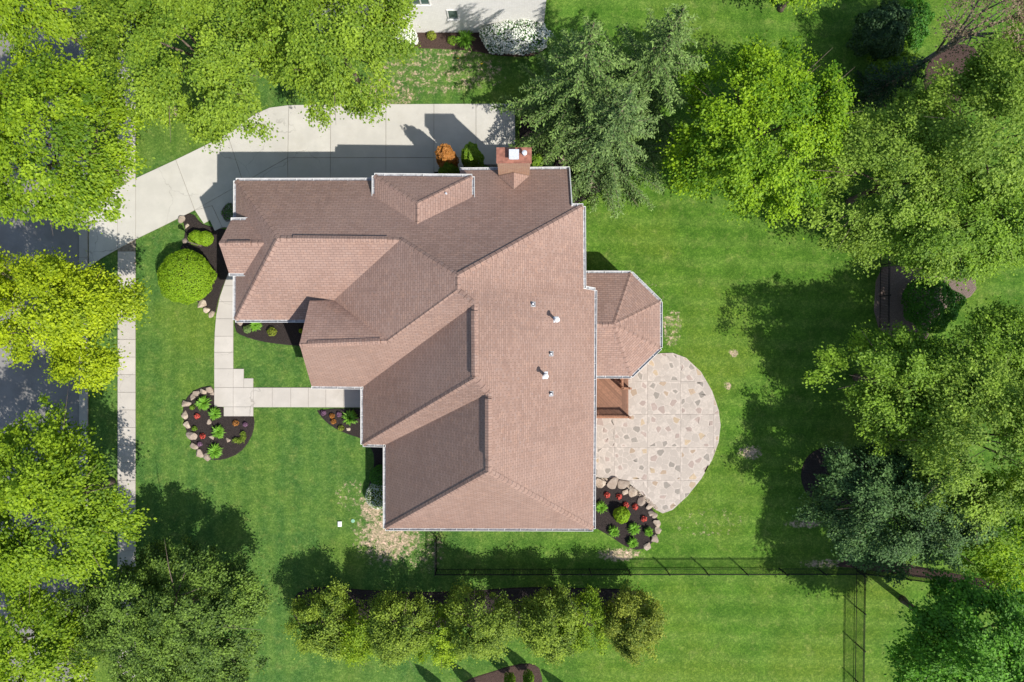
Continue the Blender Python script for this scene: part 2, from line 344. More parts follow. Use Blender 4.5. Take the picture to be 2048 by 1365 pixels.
def deciduous(name, label, cat, px, py, rx, ry, hc, rz, leaf, seed, group=None, clumps=260, per=85, ls=.20, amt=.17, csize=.62, bark='bark', r0=.20, shell=.13, lean=None, extra=()):
    rng = np.random.default_rng(seed); c = G(px, py, hc); k = (1 - hc / CAM_H) / PPM; R = np.array([rx * k, ry * k, rz])
    base = Vector((c.x, c.y, 0)) if lean is None else Vector((c.x + lean[0], c.y + lean[1], 0))
    t = thing(name, label, cat, base, group)
    branch_wood(base, c, R, rng, M[bark], t, r0)
    ph = rng.random(3) * 6.28; P = []; D = []; T = []
    for (ox, oy, oz, s, frac) in ((0, 0, 0, 1.0, 1.0),) + tuple(extra):
        n = int(clumps * frac * 1.45); d = unit(rng, n * 2); d = d[d[:, 2] > -.42][:n]; n = len(d)
        u0 = d.copy(); nbo = max(14, int(n / 9)); bo = unit(rng, nbo * 3); bo = bo[bo[:, 2] > -.38][:nbo]; bi = rng.integers(0, len(bo), n); bf = .82 + .28 * rng.random(len(bo)); bt_ = rng.normal(size=len(bo)) * .13
        d = bo[bi] + rng.normal(size=(n, 3)) * (.95 / math.sqrt(nbo)); d /= np.linalg.norm(d, axis=1, keepdims=True)
        mk = rng.random(n) < .18; d[mk] = u0[mk]; bff = bf[bi]; bff[mk] = .93; rr = lobed(d, ph, amt) * bff * (1 - np.abs(rng.normal(size=n)) * shell); ins = rng.random(n) < .16; rr[ins] *= rng.random(ins.sum()) * .5 + .4
        cp = np.array(c) + np.array([ox * k, -oy * k, oz]) + d * R * s * rr[:, None]; P.append(cp); D.append(d); T.append(rng.normal(size=n) * .09 + bt_[bi])
    P = np.concatenate(P); D = np.concatenate(D); T = np.concatenate(T); n = len(P)
    cs = csize * .8 * (.6 + .8 * rng.random(n)); per = int(per * 1.12); rep = np.repeat(np.arange(n), per); m = len(rep)
    off = rng.normal(size=(m, 3)) * np.array([.54, .54, .28]) * cs[rep][:, None]
    dh = D[rep] * np.array([1, 1, .3]); off += dh * (rng.random((m, 1)) - .4) * cs[rep][:, None] * .9; off[:, 2] -= .18 * (off[:, 0] ** 2 + off[:, 1] ** 2)
    pos = P[rep] + off
    nrm = D[rep] * .45 + np.array([0, 0, .85]) + rng.normal(size=(m, 3)) * .42
    al = dh + off * .6 + rng.normal(size=(m, 3)) * .45 - np.array([0, 0, .25])
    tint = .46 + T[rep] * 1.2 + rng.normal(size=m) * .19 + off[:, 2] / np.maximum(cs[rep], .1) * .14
    L = ls * .78 * (.5 + .95 * rng.random(m))
    leaf_cloud('crown', pos, nrm, al, L, L * .72, tint, LF[leaf], t); return t
def spruce(name, label, px, py, H, R, leaf, seed, group=None, z0=.6, dens=1.0):
    rng = np.random.default_rng(seed); b = G(px, py); t = thing(name, label, 'spruce', b, group)
    mb = MB(); mb.tube([b, b + Vector((0, 0, H * .5)), b + Vector((0, 0, H))], [.24, .15, .02], 8)
    P = []; N = []; A = []; T = []; z = z0; k = 0
    while z < H - .25:
        f = (H - z) / (H - z0); nb = int(5.5 + 2 * f)
        for i in range(nb):
            q = 2 * math.pi * (i + rng.random() * .7) / nb + k * .9; Lb = max(.25, R * (f ** .8) * (.62 + .62 * rng.random()))
            dx, dy = math.cos(q), math.sin(q); droop = .20 + .22 * f; zz = z + rng.normal() * .12
            s = np.linspace(.06, 1, max(3, int(Lb / .16 * dens))); 
            px_ = np.stack([b.x + dx * Lb * s, b.y + dy * Lb * s, zz + .10 * Lb * np.sin(s * 2) - droop * Lb * s ** 1.5 + .12 * Lb * s ** 4], 1)
            mb.tube([Vector(px_[0]), Vector(px_[len(s) // 2]), Vector(px_[-1])], [.045 * f + .01, .025 * f + .008, .006], 4, False)
            tx = np.array([dx, dy, -droop * .8]); sd = np.array([-dy, dx, 0])
            for j, ss in enumerate(s):
                wl = (.14 + .36 * Lb / R * (1 - abs(ss - .5) * 1.2)) * (.75 + .5 * rng.random())
                for sg in (-1, 1):
                    nt_ = max(2, int(wl / .068))
                    u = (np.arange(nt_) + rng.random(nt_) * .6) / nt_
                    dirv = sd * sg * .78 + tx * .62 + rng.normal(size=3) * .12
                    pp = px_[j] + u[:, None] * wl * dirv; pp[:, 2] -= u ** 2 * wl * .34; pp += rng.normal(size=pp.shape) * .035
                    P.append(pp); A.append(np.tile(dirv + np.array([0, 0, -.3]), (nt_, 1)) + rng.normal(size=(nt_, 3)) * .35); N.append(np.tile(np.array([0, 0, 1.]) + tx * .25, (nt_, 1)) + rng.normal(size=(nt_, 3)) * .45)
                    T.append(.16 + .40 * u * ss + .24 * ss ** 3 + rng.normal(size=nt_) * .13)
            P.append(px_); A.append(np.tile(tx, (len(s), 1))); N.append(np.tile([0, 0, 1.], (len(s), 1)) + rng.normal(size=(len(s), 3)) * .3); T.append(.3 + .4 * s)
        z += (.50 + .28 * f) * (.8 + .4 * rng.random()); k += 1
    mb.build('trunk', M['bark'], t, True)
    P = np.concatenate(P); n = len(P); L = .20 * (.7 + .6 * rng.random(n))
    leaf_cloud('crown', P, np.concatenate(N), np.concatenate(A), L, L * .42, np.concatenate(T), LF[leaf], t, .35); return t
def shrub(name, label, cat, px, py, r, h, leaf, seed, n=1500, ls=.09, parts=True, group=None, shape=1.0, z0=0., stem=True, rough=.1, mats=None, ry=None, clumpy=.0):
    rng = np.random.default_rng(seed); b = G(px, py); r = r / PPM; ry_ = (ry / PPM) if ry else r
    t = thing(name, label, cat, b, group)
    if stem:
        mb = MB()
        for i in range(4):
            q = i * 1.57 + rng.random(); e = b + Vector((math.cos(q) * r * .5, math.sin(q) * ry_ * .5, h * .7)); mb.tube([b, b.lerp(e, .5) + Vector((0, 0, .05)), e], [.03, .02, .006], 5)
        mb.build('stem', M['bark'], t)
    d = unit(rng, n * 2); d = d[d[:, 2] > -.35][:n]; n = len(d); ph = rng.random(3) * 6
    rr = lobed(d, ph, rough) * (1 - np.abs(rng.normal(size=n)) * .09) * (1 + clumpy * np.sin(d[:, 0] * 9 + ph[0]) * np.sin(d[:, 1] * 9 + ph[1]) * np.sin(d[:, 2] * 8))
    hz = d[:, 2] * .5 + .5; tap = 1 - (1 - shape) * np.clip(hz, 0, 1)
    pos = np.stack([b.x + d[:, 0] * r * rr * tap, b.y + d[:, 1] * ry_ * rr * tap, z0 + h * .42 + d[:, 2] * h * .58 * rr], 1)
    pos[:, 2] = np.maximum(pos[:, 2], .04)
    nrm = d + np.array([0, 0, .3]) + rng.normal(size=(n, 3)) * .5; al = rng.normal(size=(n, 3)) + np.array([0, 0, .4])
    L = ls * (.7 + .6 * rng.random(n)); tint = .45 + rng.normal(size=n) * .2
    leaf_cloud('foliage', pos, nrm, al, L, L * .7, tint, LF[leaf], t)
    if mats:
        sel = rng.random(n) < mats[1]; q = pos[sel] + d[sel] * .05; leaf_cloud('blossom', q, nrm[sel] + np.array([0, 0, .6]), al[sel], np.full(sel.sum(), mats[2]), np.full(sel.sum(), mats[2] * .95), rng.random(sel.sum()), LF[mats[0]], t, .1)
    return t
def strap_plant(name, label, cat, px, py, r, leaf, seed, n=150, h=.45, group=None, w=.030):
    rng = np.random.default_rng(seed); b = G(px, py); r = r / PPM; t = thing(name, label, cat, b, group); vs = []; fs = []; ti = []
    for i in range(n):
        q = rng.random() * 6.283; L = r * (.55 + .6 * rng.random()); hh = h * (.6 + .6 * rng.random()); d = Vector((math.cos(q), math.sin(q), 0)); s = Vector((-d.y, d.x, 0)); o = b + Vector((rng.normal() * .04, rng.normal() * .04, 0)); k = len(vs); tv = .3 + .5 * rng.random()
        for u, zz, ww in ((.05, .05, .7), (.35, .75, 1), (.7, .9, .8), (1.0, .62, .1)):
            c = o + d * L * u + Vector((0, 0, hh * zz)); vs += [c + s * w * ww, c - s * w * ww]; ti += [tv + u * .2] * 2
        fs += [(k + 2 * j, k + 2 * j + 1, k + 2 * j + 3, k + 2 * j + 2) for j in range(3)]
    o = mob('foliage', vs, fs, LF[leaf], t); a = o.data.attributes.new('tint', 'FLOAT', 'POINT'); a.data.foreach_set('value', ti); return t
def boulder(label, px, py, r, seed, group, flat=.55, el=None, name='boulder', mat='rock'):
    rng = random.Random(seed); bm = bmesh.new(); bmesh.ops.create_icosphere(bm, subdivisions=3, radius=1)
    r = r / PPM; ax = [Vector((rng.gauss(0, 1), rng.gauss(0, 1), rng.gauss(0, .7))).normalized() for _ in range(11)]; dd = [rng.uniform(.42, .80) for _ in ax]
    e = el if el else rng.uniform(.72, 1.0); rot = rng.uniform(0, 3.14)
    for v in bm.verts:
        for a, d in zip(ax, dd):
            q = v.co.dot(a)
            if q > d: v.co -= a * (q - d) * .92
        v.co += v.co.normalized() * rng.uniform(-.02, .02)
        v.co = Matrix.Rotation(rot, 3, 'Z') @ Vector((v.co.x * r * 1.25, v.co.y * r * e * 1.25, v.co.z * r * flat))
    me = bpy.data.meshes.new(name); bm.to_mesh(me); bm.free(); me.materials.append(M[mat]); o = bpy.data.objects.new(name, me); COL.objects.link(o)
    o.location = G(px, py) + Vector((0, 0, r * flat * .55)); return tag(o, label, 'rock', group)
ORD = ['first', 'second', 'third', 'fourth', 'fifth', 'sixth', 'seventh', 'eighth', 'ninth', 'tenth', 'eleventh', 'twelfth', 'thirteenth', 'fourteenth']

# ------------------------------------------------------------------ ground, road, pavements
gm = MB(); S = 420.0; gm.add([(-S, -S, 0), (S, -S, 0), (S, S, 0), (-S, S, 0)], [(0, 1, 2, 3)])
struct(gm.build('ground', M['grass']))
def sheet(name, pts, mat, z0, z1, kind='structure', parent=None):
    mb = MB(); mb.prism(ccw(pts), z0, z1); o = mb.build(name, mat, parent)
    if kind: o['kind'] = kind
    return o
xr = G(159, 0).x; sheet('road', [(xr - 9, -300), (xr, -300), (xr, 300), (xr - 9, 300)], M['asphalt'], -.2, .006)
def slabs(parent, polys, mat, z, name='slab', gap=.011):
    for p in polys:
        if len(p) >= 3 and abs(area(p)) > .02:
            mb = MB(); mb.prism(inset(p, gap), .004, z); mb.build(name, mat, parent)
kerb = sheet('kerb', gp([(159.5, -300), (177, -300), (177, 1700), (159.5, 1700)]), M['joint'], -.1, .05)
slabs(kerb, [gp([(160, y), (177, y), (177, y + 88), (160, y + 88)]) for y in range(-100, 1500, 88)], M['curb'], .11, 'kerb_stone', .008)
sw = sheet('pavement', gp([(235.5, -120), (271.5, -120), (271.5, 1480), (234.5, 1480), (235.5, 500)]), M['joint'], -.1, .012)
ys = [-95 + 35.2 * i for i in range(45)]
slabs(sw, [gp([(236, y), (271.5, y), (271.5, y + 35.2), (236, y + 35.2)]) for y in ys if not (357 < y + 17 < 492)], M['walk'], .045)
# driveway
UP = [(178, 393), (236, 375), (272, 357), (352, 320), (440, 277), (470, 260), (490, 243), (512, 228), (540, 216), (578, 211)]
drv = sheet('driveway', gp(UP + [(662, 209.5), (1030, 208), (1031, 330), (990, 345), (870, 345), (868, 440), (576, 440), (470, 455), (447, 456), (430, 463), (420, 441), (408, 448), (390, 421), (330, 451), (272, 479), (236, 499), (205, 516), (178, 535)]), M['joint'], -.1, .014)
DS = [[(178, 393), (236, 375), (236, 440), (178, 446)], [(178, 446), (236, 440), (236, 499), (205, 516), (178, 535)], [(236, 375), (272, 357), (272, 479), (236, 499)],
      [(272, 357), (352, 320), (390, 421), (330, 451), (272, 479)], [(352, 320), (440, 277), (455, 268), (487, 366), (390, 421)],
      [(455, 268), (470, 260), (490, 243), (512, 228), (540, 216), (578, 211), (576, 316), (487, 366)], [(390, 421), (576, 316), (576, 440), (470, 455), (445, 455), (425, 412)],
      [(425, 412), (445, 455), (430, 463), (420, 441), (408, 448), (390, 421)],
      [(578, 211), (662, 209.5), (661, 316), (576, 316)], [(662, 209.5), (772, 209), (772, 316), (661, 316)], [(772, 209), (868, 208.6), (868, 316), (772, 316)], [(868, 208.6), (952, 208.3), (952, 316), (868, 316)], [(952, 208.3), (1030, 208), (1031, 330), (952, 330)],
      [(576, 316), (661, 316), (661, 440), (576, 440)], [(661, 316), (772, 316), (772, 440), (661, 440)], [(772, 316), (868, 316), (868, 440), (772, 440)], [(868, 316), (952, 316), (952, 340), (868, 345)]]
slabs(drv, [gp(p) for p in DS], M['concrete'], .05, 'slab', .014)
# front walk
WALK = [(458, 545), (452, 560), (440, 595), (433, 630), (430, 665), (429, 700), (429, 814), (448, 814), (448, 833), (507, 833), (507, 814), (740, 816), (740, 775.5), (507, 775.5), (507, 757), (488, 757), (488, 738), (467, 738), (467, 545)]
fw = sheet('front_walk', gp(WALK), M['joint'], -.1, .014)
rows = [545, 572, 604, 638, 673, 705, 738]
pw = [clip_poly(gp([(458, 545), (452, 560), (440, 595), (433, 630), (430, 665), (429, 700), (429, 738), (467, 738), (467, 545)]), gp([(400, a), (480, a), (480, b), (400, b)])) for a, b in zip(rows, rows[1:])]
pw += [gp(p) for p in ([(429, 738), (467, 738), (467, 775.5), (429, 775.5)], [(467, 738), (488, 738), (488, 775.5), (467, 775.5)], [(488, 757), (507, 757), (507, 775.5), (488, 775.5)],
                       [(429, 775.5), (467, 775.5), (467, 814), (429, 814)], [(467, 775.5), (507, 775.5), (507, 814), (467, 814)], [(448, 814), (467, 814), (467, 833), (448, 833)], [(467, 814), (507, 814), (507, 833), (467, 833)])]
cx = [507, 545, 582, 617, 652, 687, 740]; pw += [gp([(a, 775.5), (b, 775.5), (b, 815), (a, 815)]) for a, b in zip(cx, cx[1:])]
slabs(fw, pw, M['walk'], .055, 'slab', .010)
# flagstone patio
PAT = [(1150, 700), (1290, 716), (1320, 707), (1345, 706), (1372, 716), (1402, 744), (1424, 782), (1437, 820), (1441, 850), (1437, 885), (1424, 920), (1403, 957), (1375, 992), (1345, 1020), (1325, 1027), (1308, 1018), (1293, 1000), (1278, 983), (1258, 967), (1235, 957), (1150, 954)]
patio = sheet('patio', gp(PAT), M['joint'], -.1, .012)
gx = [1130, 1163, 1229, 1295, 1361, 1427, 1493]; gy = [697, 763, 829, 895, 961, 1035]
PW = gp(PAT); rnd = random.Random(5); pts = []
for _ in range(14000):
    q = (rnd.uniform(1172, 1442), rnd.uniform(704, 1028))
    dn = 8.5 if (q[0] < 1258 and q[1] > 855 and q[1] < 935) else 10.4
    if all((q[0] - a) ** 2 + (q[1] - b) ** 2 > dn * dn for a, b in pts): pts.append(q)
inside = []
for i, q in enumerate(pts):
    cell = [(q[0] - 24, q[1] - 24), (q[0] + 24, q[1] - 24), (q[0] + 24, q[1] + 24), (q[0] - 24, q[1] + 24)]
    for j, r in enumerate(pts):
        if j != i and abs(r[0] - q[0]) < 50 and abs(r[1] - q[1]) < 50 and (r[0] - q[0]) ** 2 + (r[1] - q[1]) ** 2 < 2300:
            mx, my = (q[0] + r[0]) / 2, (q[1] + r[1]) / 2; dx, dy = r[0] - q[0], r[1] - q[1]
            cell = clip(cell, (mx, my), (mx - dy, my + dx)) if len(cell) > 2 else cell
    gi = max(k for k, g in enumerate(gx) if g <= q[0]); gj = max(k for k, g in enumerate(gy) if g <= q[1])
    c2 = clip_poly(gp(cell), gp([(gx[gi], gy[gj]), (gx[gi + 1], gy[gj]), (gx[gi + 1], gy[gj + 1]), (gx[gi], gy[gj + 1])])) if len(cell) > 2 else []
    c3 = clip_poly(PW, c2) if len(c2) > 2 else []
    if c3: inside.append((c3, q))
for i in range(len(gx) - 1):
    for j in range(len(gy) - 1):
        c = clip_poly(PW, gp([(gx[i], gy[j]), (gx[i + 1], gy[j]), (gx[i + 1], gy[j + 1]), (gx[i], gy[j + 1])]))
        if c: slabs(patio, [c], M['grout'], .046, 'slab', .006)
inside.sort(key=lambda e: -area(e[0])); pal = {}
rest = MB()
picked = []; order = [e for e in inside if area(e[0]) > .03]; rnd.shuffle(order)
for c, q in order:
    if all((q[0] - a) ** 2 + (q[1] - b) ** 2 > 17.5 ** 2 for a, b in picked): picked.append(q)
pk = set(picked); inside = [(c, q, 1.0 if q in pk else 0.0) for c, q in inside if area(c) > .01]; inside.sort(key=lambda e: e[2] < .70)
for k, (c, q, r) in enumerate(inside):
    dense = q[0] < 1258 and 855 < q[1] < 935
    mi = (rnd.choice((0, 1)) if r < .70 else rnd.choice((2, 3, 4, 5, 3, 4)))
    p = inset(c, .02 if not dense else .028)
    if mi > 1: p = inset(c, .04 + .05 * rnd.random())
    if area(p) < .004: continue
    if k < 300:
        mb = MB(); mb.prism(p, .03, .052 + rnd.random() * .003); mb.build('flagstone', FLAG[mi], patio)
    else: rest.prism(p, .03, .053)
if rest.v: stuff(rest.build('small_flagstones', FLAG[0], patio))

# mulch beds
def bed(name, label, pts, mat='mulch', z=.045, sm=1):
    p = ccw(gp(smooth_poly(pts, sm) if sm else pts)); mb = MB(); n = len(p); q = inset(p, .10)
    vs = [Vector((a, b, -.02)) for a, b in p] + [Vector((a, b, z)) for a, b in q]
    mb.add(vs, [tuple(range(n, 2 * n))] + [(i, (i + 1) % n, n + (i + 1) % n, n + i) for i in range(n)])
    return struct(mb.build(name, M[mat]))
bed('island_bed', '', [(431, 778), (415, 771), (395, 776), (375, 790), (364, 815), (366, 845), (378, 880), (395, 908), (420, 922), (448, 921), (480, 908), (502, 880), (511, 850), (508, 828), (448, 830), (448, 812), (431, 812)])
bed('patio_bed', '', [(1160, 956), (1235, 956), (1262, 968), (1284, 988), (1300, 1008), (1316, 1036), (1320, 1062), (1308, 1086), (1280, 1103), (1252, 1096), (1218, 1072), (1188, 1056), (1160, 1056)])
bed('garage_bed', '', [(468, 615), (468, 663), (486, 674), (520, 684), (560, 690), (606, 694), (650, 694), (650, 610)])
bed('porch_bed', '', [(630, 816), (640, 834), (662, 854), (690, 868), (722, 878), (750, 893), (785, 890), (785, 816)], sm=1)
bed('corner_bed', '', [(722, 880), (745, 900), (748, 930), (740, 955), (735, 985), (742, 1012), (765, 1022), (810, 1020), (810, 880)])
bed('entry_bed', '', [(362, 432), (385, 424), (402, 446), (420, 452), (445, 458), (480, 460), (480, 520), (458, 545), (440, 590), (430, 636), (412, 622), (385, 596), (350, 585), (350, 520), (372, 470)])
bed('side_bed', '', [(1036, 212), (1090, 205), (1190, 220), (1290, 280), (1260, 360), (1195, 385), (1160, 408), (1130, 408), (1040, 345)], 'mulch')
bed('arborvitae_bed', '', [(864, 330), (880, 318), (960, 322), (995, 340), (995, 400), (864, 400)])
bed('neighbour_bed', '', [(740, 58), (840, 62), (1092, 55), (1092, 112), (1010, 116), (940, 102), (850, 98), (740, 96)], 'mulch2')
bed('tree_row_bed', '', [(584, 1200), (600, 1180), (640, 1172), (700, 1177), (780, 1182), (860, 1184), (950, 1180), (1050, 1173), (1150, 1175), (1260, 1178), (1295, 1195), (1300, 1240), (1230, 1256), (600, 1256), (584, 1230)])
bed('lower_bed', '', [(905, 1380), (935, 1358), (985, 1342), (1035, 1327), (1066, 1326), (1084, 1340), (1088, 1400), (905, 1420)], 'mulch2')
bed('spruce_bed', '', [(1648, 893), (1620, 905), (1603, 930), (1600, 960), (1612, 990), (1640, 1008), (1690, 1015), (1740, 990), (1740, 930), (1700, 900)])
bed('fence_bed', '', [(1662, 1134), (1695, 1118), (1735, 1112), (1850, 1135), (1980, 1160), (2080, 1175), (2080, 1192), (1960, 1174), (1850, 1158), (1740, 1140)], 'mulch2')
bed('woodland_path', '', [(1752, 535), (1800, 530), (1950, 545), (1955, 590), (1900, 610), (1870, 640), (1850, 690), (1790, 680), (1745, 650)], 'path')
bed('woodland_bed', '', [(1850, 130), (1880, 95), (1925, 85), (1958, 100), (1965, 150), (1930, 200), (1870, 215), (1845, 180)], 'mulch2')

# ------------------------------------------------------------------ the house
house = thing('house', 'large house with reddish brown shingle hip roofs and white gutters', 'house', (-4, 0, 0))
SH = M['shingle']
def roof_mesh(name, V, faces, parent, thick=.16):
    """faces: list of (vertex keys, downslope compass (x,y)); shingle coordinates run along the eave and up the slope"""
    P = {k: G(*v) for k, v in V.items()}; keys = list(P); idx = {k: i for i, k in enumerate(keys)}
    vs = [P[k] for k in keys]; n = len(vs); fs = []; uvs = []; edges = {}
    for f, dn in faces:
        ids = [idx[k] for k in f]; pts = [vs[i] for i in ids]
        nr = Vector((0, 0, 0))
        for i in range(len(pts)):
            a, b = pts[i], pts[(i + 1) % len(pts)]; nr += Vector(((a.y - b.y) * (a.z + b.z), (a.z - b.z) * (a.x + b.x), (a.x - b.x) * (a.y + b.y)))
        if nr.z < 0: ids.reverse(); nr = -nr
        nr.normalize(); d = Vector((dn[0], dn[1], 0)).normalized(); sec = 1 / max(.3, nr.z); u = Vector((-d.y, d.x, 0))
        fs.append(tuple(ids)); uvs.append([(vs[i].dot(u), -vs[i].dot(d) * sec) for i in ids])
        for i in range(len(ids)): e = (ids[i], ids[(i + 1) % len(ids)]); edges[e] = 1
    from mathutils.geometry import tessellate_polygon
    tf = []; tuv = []; tg = []
    for fi, f in enumerate(fs):
        for tri in tessellate_polygon([[Vector((vs[i].x, vs[i].y, 0)) for i in f]]):
            a, b, c = tri; cr = (vs[f[b]] - vs[f[a]]).cross(vs[f[c]] - vs[f[a]])
            if cr.z < 0: b, c = c, b
            tf.append((f[a], f[b], f[c])); tuv.append([uvs[fi][a], uvs[fi][b], uvs[fi][c]]); tg.append(faces[fi][1])
    fs = tf; uvs = tuv
    low = [v - Vector((0, 0, thick)) for v in vs]; allv = vs + low; F = list(fs) + [tuple(n + i for i in reversed(f)) for f in fs]
    for (a, b) in edges:
        if (b, a) not in edges: F.append((b, a, n + a, n + b))
    o = mob(name, allv, F, SH, parent); me = o.data; me.materials.append(M['soffit']); lay = me.uv_layers.new(name='UVMap')
    for pi, p in enumerate(me.polygons):
        if pi < len(fs):
            for li, uv in zip(p.loop_indices, uvs[pi]): lay.data[li].uv = uv
        else: p.material_index = 1
    own = {}
    for pi, f in enumerate(fs):
        me.polygons[pi].use_smooth = True
        for i in range(3): own.setdefault(tuple(sorted((f[i], f[(i + 1) % 3]))), []).append(tg[pi])
    for e in me.edges:
        g = own.get(tuple(sorted(e.vertices)), [])
        if len(g) != 2 or g[0] != g[1]: e.use_edge_sharp = True
    return o, P
def caps(P, pairs, parent, w=.165, drop=.55, name='ridge_cap'):
    for a, b in pairs:
        a = P[a] if isinstance(a, str) else a; b = P[b] if isinstance(b, str) else b
        if a.z > b.z: a, b = b, a
        t = (b - a); L = t.length; t.normalize(); s = Vector((-t.y, t.x, 0)).normalized(); up = t.cross(s); up = up if up.z > 0 else -up
        mb = MB(); k = max(2, int(L / .17)); vs_uv = []
        dr = drop if abs(t.z) > .15 else drop + .3
        for i in range(k):
            p0 = a + t * (L * i / k); p1 = a + t * (L * (i + 1.35) / k) if i < k - 1 else b
            h0, h1 = .046, .030
            mb.add([p0 + up * h0, p0 + s * w + up * (h0 - w * dr), p0 - s * w + up * (h0 - w * dr), p1 + up * h1, p1 + s * w + up * (h1 - w * dr), p1 - s * w + up * (h1 - w * dr)],
                   [(0, 1, 4, 3), (2, 0, 3, 5), (0, 2, 1)])
        o = mb.build(name, SH, parent); lay = o.data.uv_layers.new(name='UVMap')
        for p in o.data.polygons:
            for li in p.loop_indices: c = o.data.vertices[o.data.loops[li].vertex_index].co; lay.data[li].uv = (c.dot(s) + .17 + .34 * (p.index // 3), c.dot(t) * .4 + .15 * (p.index // 3))
def ridge_vent(a, b, parent, w=.19):
    t = (b - a).normalized(); s = Vector((-t.y, t.x, 0)); z = Vector((0, 0, 1)); mb = MB()
    for sg in (1, -1):
        pr = []
        for q in (a, b): pr += [q + z * .11, q + s * sg * w + z * (.11 - w * .75), q + s * sg * w + z * (.05 - w * .75), q + z * .04]
        mb.add(pr, [(0, 1, 5, 4), (1, 2, 6, 5), (2, 3, 7, 6), (0, 3, 2, 1), (4, 5, 6, 7)])
    o = mb.build('ridge_vent', SH, parent); lay = o.data.uv_layers.new(name='UVMap')
    for p in o.data.polygons:
        for li in p.loop_indices: c = o.data.vertices[o.data.loops[li].vertex_index].co; lay.data[li].uv = (c.dot(s) * .8, c.dot(t))
def gutter(a, b, parent, side):
    """white U-shaped trough along an eave; side = +1 when outside lies left of a->b"""
    t = (b - a); L = t.length; t.normalize(); o = Vector((-t.y, t.x, 0)).normalized() * side; z = Vector((0, 0, 1)); mb = MB(); g = MB()
    mb.bar(a + o * .15 + z * -.05, b + o * .15 + z * -.05, .024, .13); mb.bar(a - o * .012 + z * -.07, b - o * .012 + z * -.07, .02, .13)
    mb.bar(a - t * .01 + o * .07 + z * -.05, a + t * .02 + o * .07 + z * -.05, .17, .12); mb.bar(b - t * .02 + o * .07 + z * -.05, b + t * .01 + o * .07 + z * -.05, .17, .12)
    n = max(1, int(L / 1.0))
    for i in range(n): c = a + t * (L * (i + .5) / n) + z * -.012; mb.bar(c, c + o * .14, .022, .012)
    q = mb.build('gutter', M['white'], parent); g.bar(a + o * .07 + z * -.095, b + o * .07 + z * -.095, .14, .02); g.build('trough', M['guttergrey'], q)
V = dict(
    nw=(472, 362, 5.7), n2=(920, 361, 5.7), n3=(920, 341, 5.14), n4=(1139, 339, 5.12), n5=(1144, 413, 7.0), n6=(1166, 413, 6.98), e1=(1167, 577, 5.4), e2=(1189, 581, 4.9), se=(1186, 1058, 3.6),
    sw=(771, 1057, 2.9), c1=(771, 890, 2.9), b1=(726, 889, 2.9), b2=(726, 774, 3.1), a1=(623, 773, 3.6), a2=(599, 689, 8.1), a3=(619, 602, 7.1), a4=(668, 601, 6.4), w2=(471, 640, 5.7), w2e=(640, 640, 5.7),
    r1=(556, 477, 8.52), r2=(800, 480, 8.56), ap=(915, 552, 10.7), ap2=(915, 580, 10.7), br=(775, 682, 8.1), bt=(949, 609, 10.75), bb=(950, 756, 10.75), ct=(977, 787, 10.5), ce=(977, 943, 10.5))
FACES = [(('nw', 'r1', 'r2', 'ap', 'n6', 'n5', 'n4', 'n3', 'n2'), (0, 1)), (('nw', 'w2', 'r1'), (-1, 0)), (('w2', 'w2e', 'a4', 'r2', 'r1'), (0, -1)), (('r2', 'a4', 'br', 'ap2', 'ap'), (-1, 0)),
         (('a3', 'a2', 'br', 'a4'), (0, 1)), (('a2', 'a1', 'b2', 'br'), (0, -1)), (('br', 'b2', 'bt', 'ap2'), (0, -1)), (('bt', 'b2', 'b1', 'bb'), (-1, 0)), (('bb', 'b1', 'c1', 'ct'), (0, -1)), (('ct', 'c1', 'sw', 'ce'), (-1, 0)),
         (('ce', 'sw', 'se'), (0, -1)), (('ap', 'ap2', 'e1', 'n6'), (1, 0)), (('ap2', 'bt', 'e2', 'e1'), (1, 0)), (('bt', 'bb', 'e2'), (1, 0)), (('bb', 'ct', 'se', 'e2'), (1, 0)), (('ct', 'ce', 'se'), (1, 0))]
roof, P = roof_mesh('roof', V, FACES, house)
caps(P, [('nw', 'r1'), ('w2', 'r1'), ('r1', 'r2'), ('r2', 'ap'), ('ap', 'ap2'), ('ap2', 'br'), ('ap', 'n6'), ('ap2', 'bt'), ('bt', 'bb'), ('bb', 'b1'), ('bb', 'ct'), ('ct', 'ce'), ('ce', 'sw'), ('ce', 'se'), ('a2', 'br')], roof)
ridge_vent(G(586, 477.5, 8.55), G(775, 479.5, 8.58), roof); ridge_vent(G(616, 688.2, 8.12), G(760, 682.6, 8.12), roof); ridge_vent(G(949, 622, 10.77), G(950, 751, 10.77), roof); ridge_vent(G(977, 798, 10.52), G(977, 916, 10.52), roof)
for a, b in (('nw', 'w2'), ('w2', 'w2e'), ('a1', 'b2'), ('b2', 'b1'), ('b1', 'c1'), ('c1', 'sw'), ('sw', 'se'), ('se', 'e2'), ('e2', 'e1'), ('e1', 'n6'), ('n6', 'n5'), ('n4', 'n3')): gutter(P[a], P[b], roof, -1)
gutter(G(747, 361.5, 5.7), P['nw'], roof, -1)
mbk = MB(); mbk.bar(P['n5'], P['n4'], .06, .2); mbk.build('rake_board', M['white'], roof)
# entry gable on the west wing
Ve = dict(p=(438, 487, 7.62), q=(529, 486, 7.62), n1=(462, 441, 6.45), n2=(499, 441, 6.5), s1=(458, 547, 6.35), s2=(493, 547, 6.35))
er, Pe = roof_mesh('gable_roof', Ve, [(('p', 'q', 'n2', 'n1'), (0, 1)), (('p', 's1', 's2', 'q'), (0, -1))], house); caps(Pe, [('p', 'q')], er); ridge_vent(G(456, 486.8, 7.64), G(501, 486.3, 7.64), er, .14)
gutter(Pe['n2'], Pe['n1'], er, -1); gutter(Pe['s1'], Pe['s2'], er, -1)
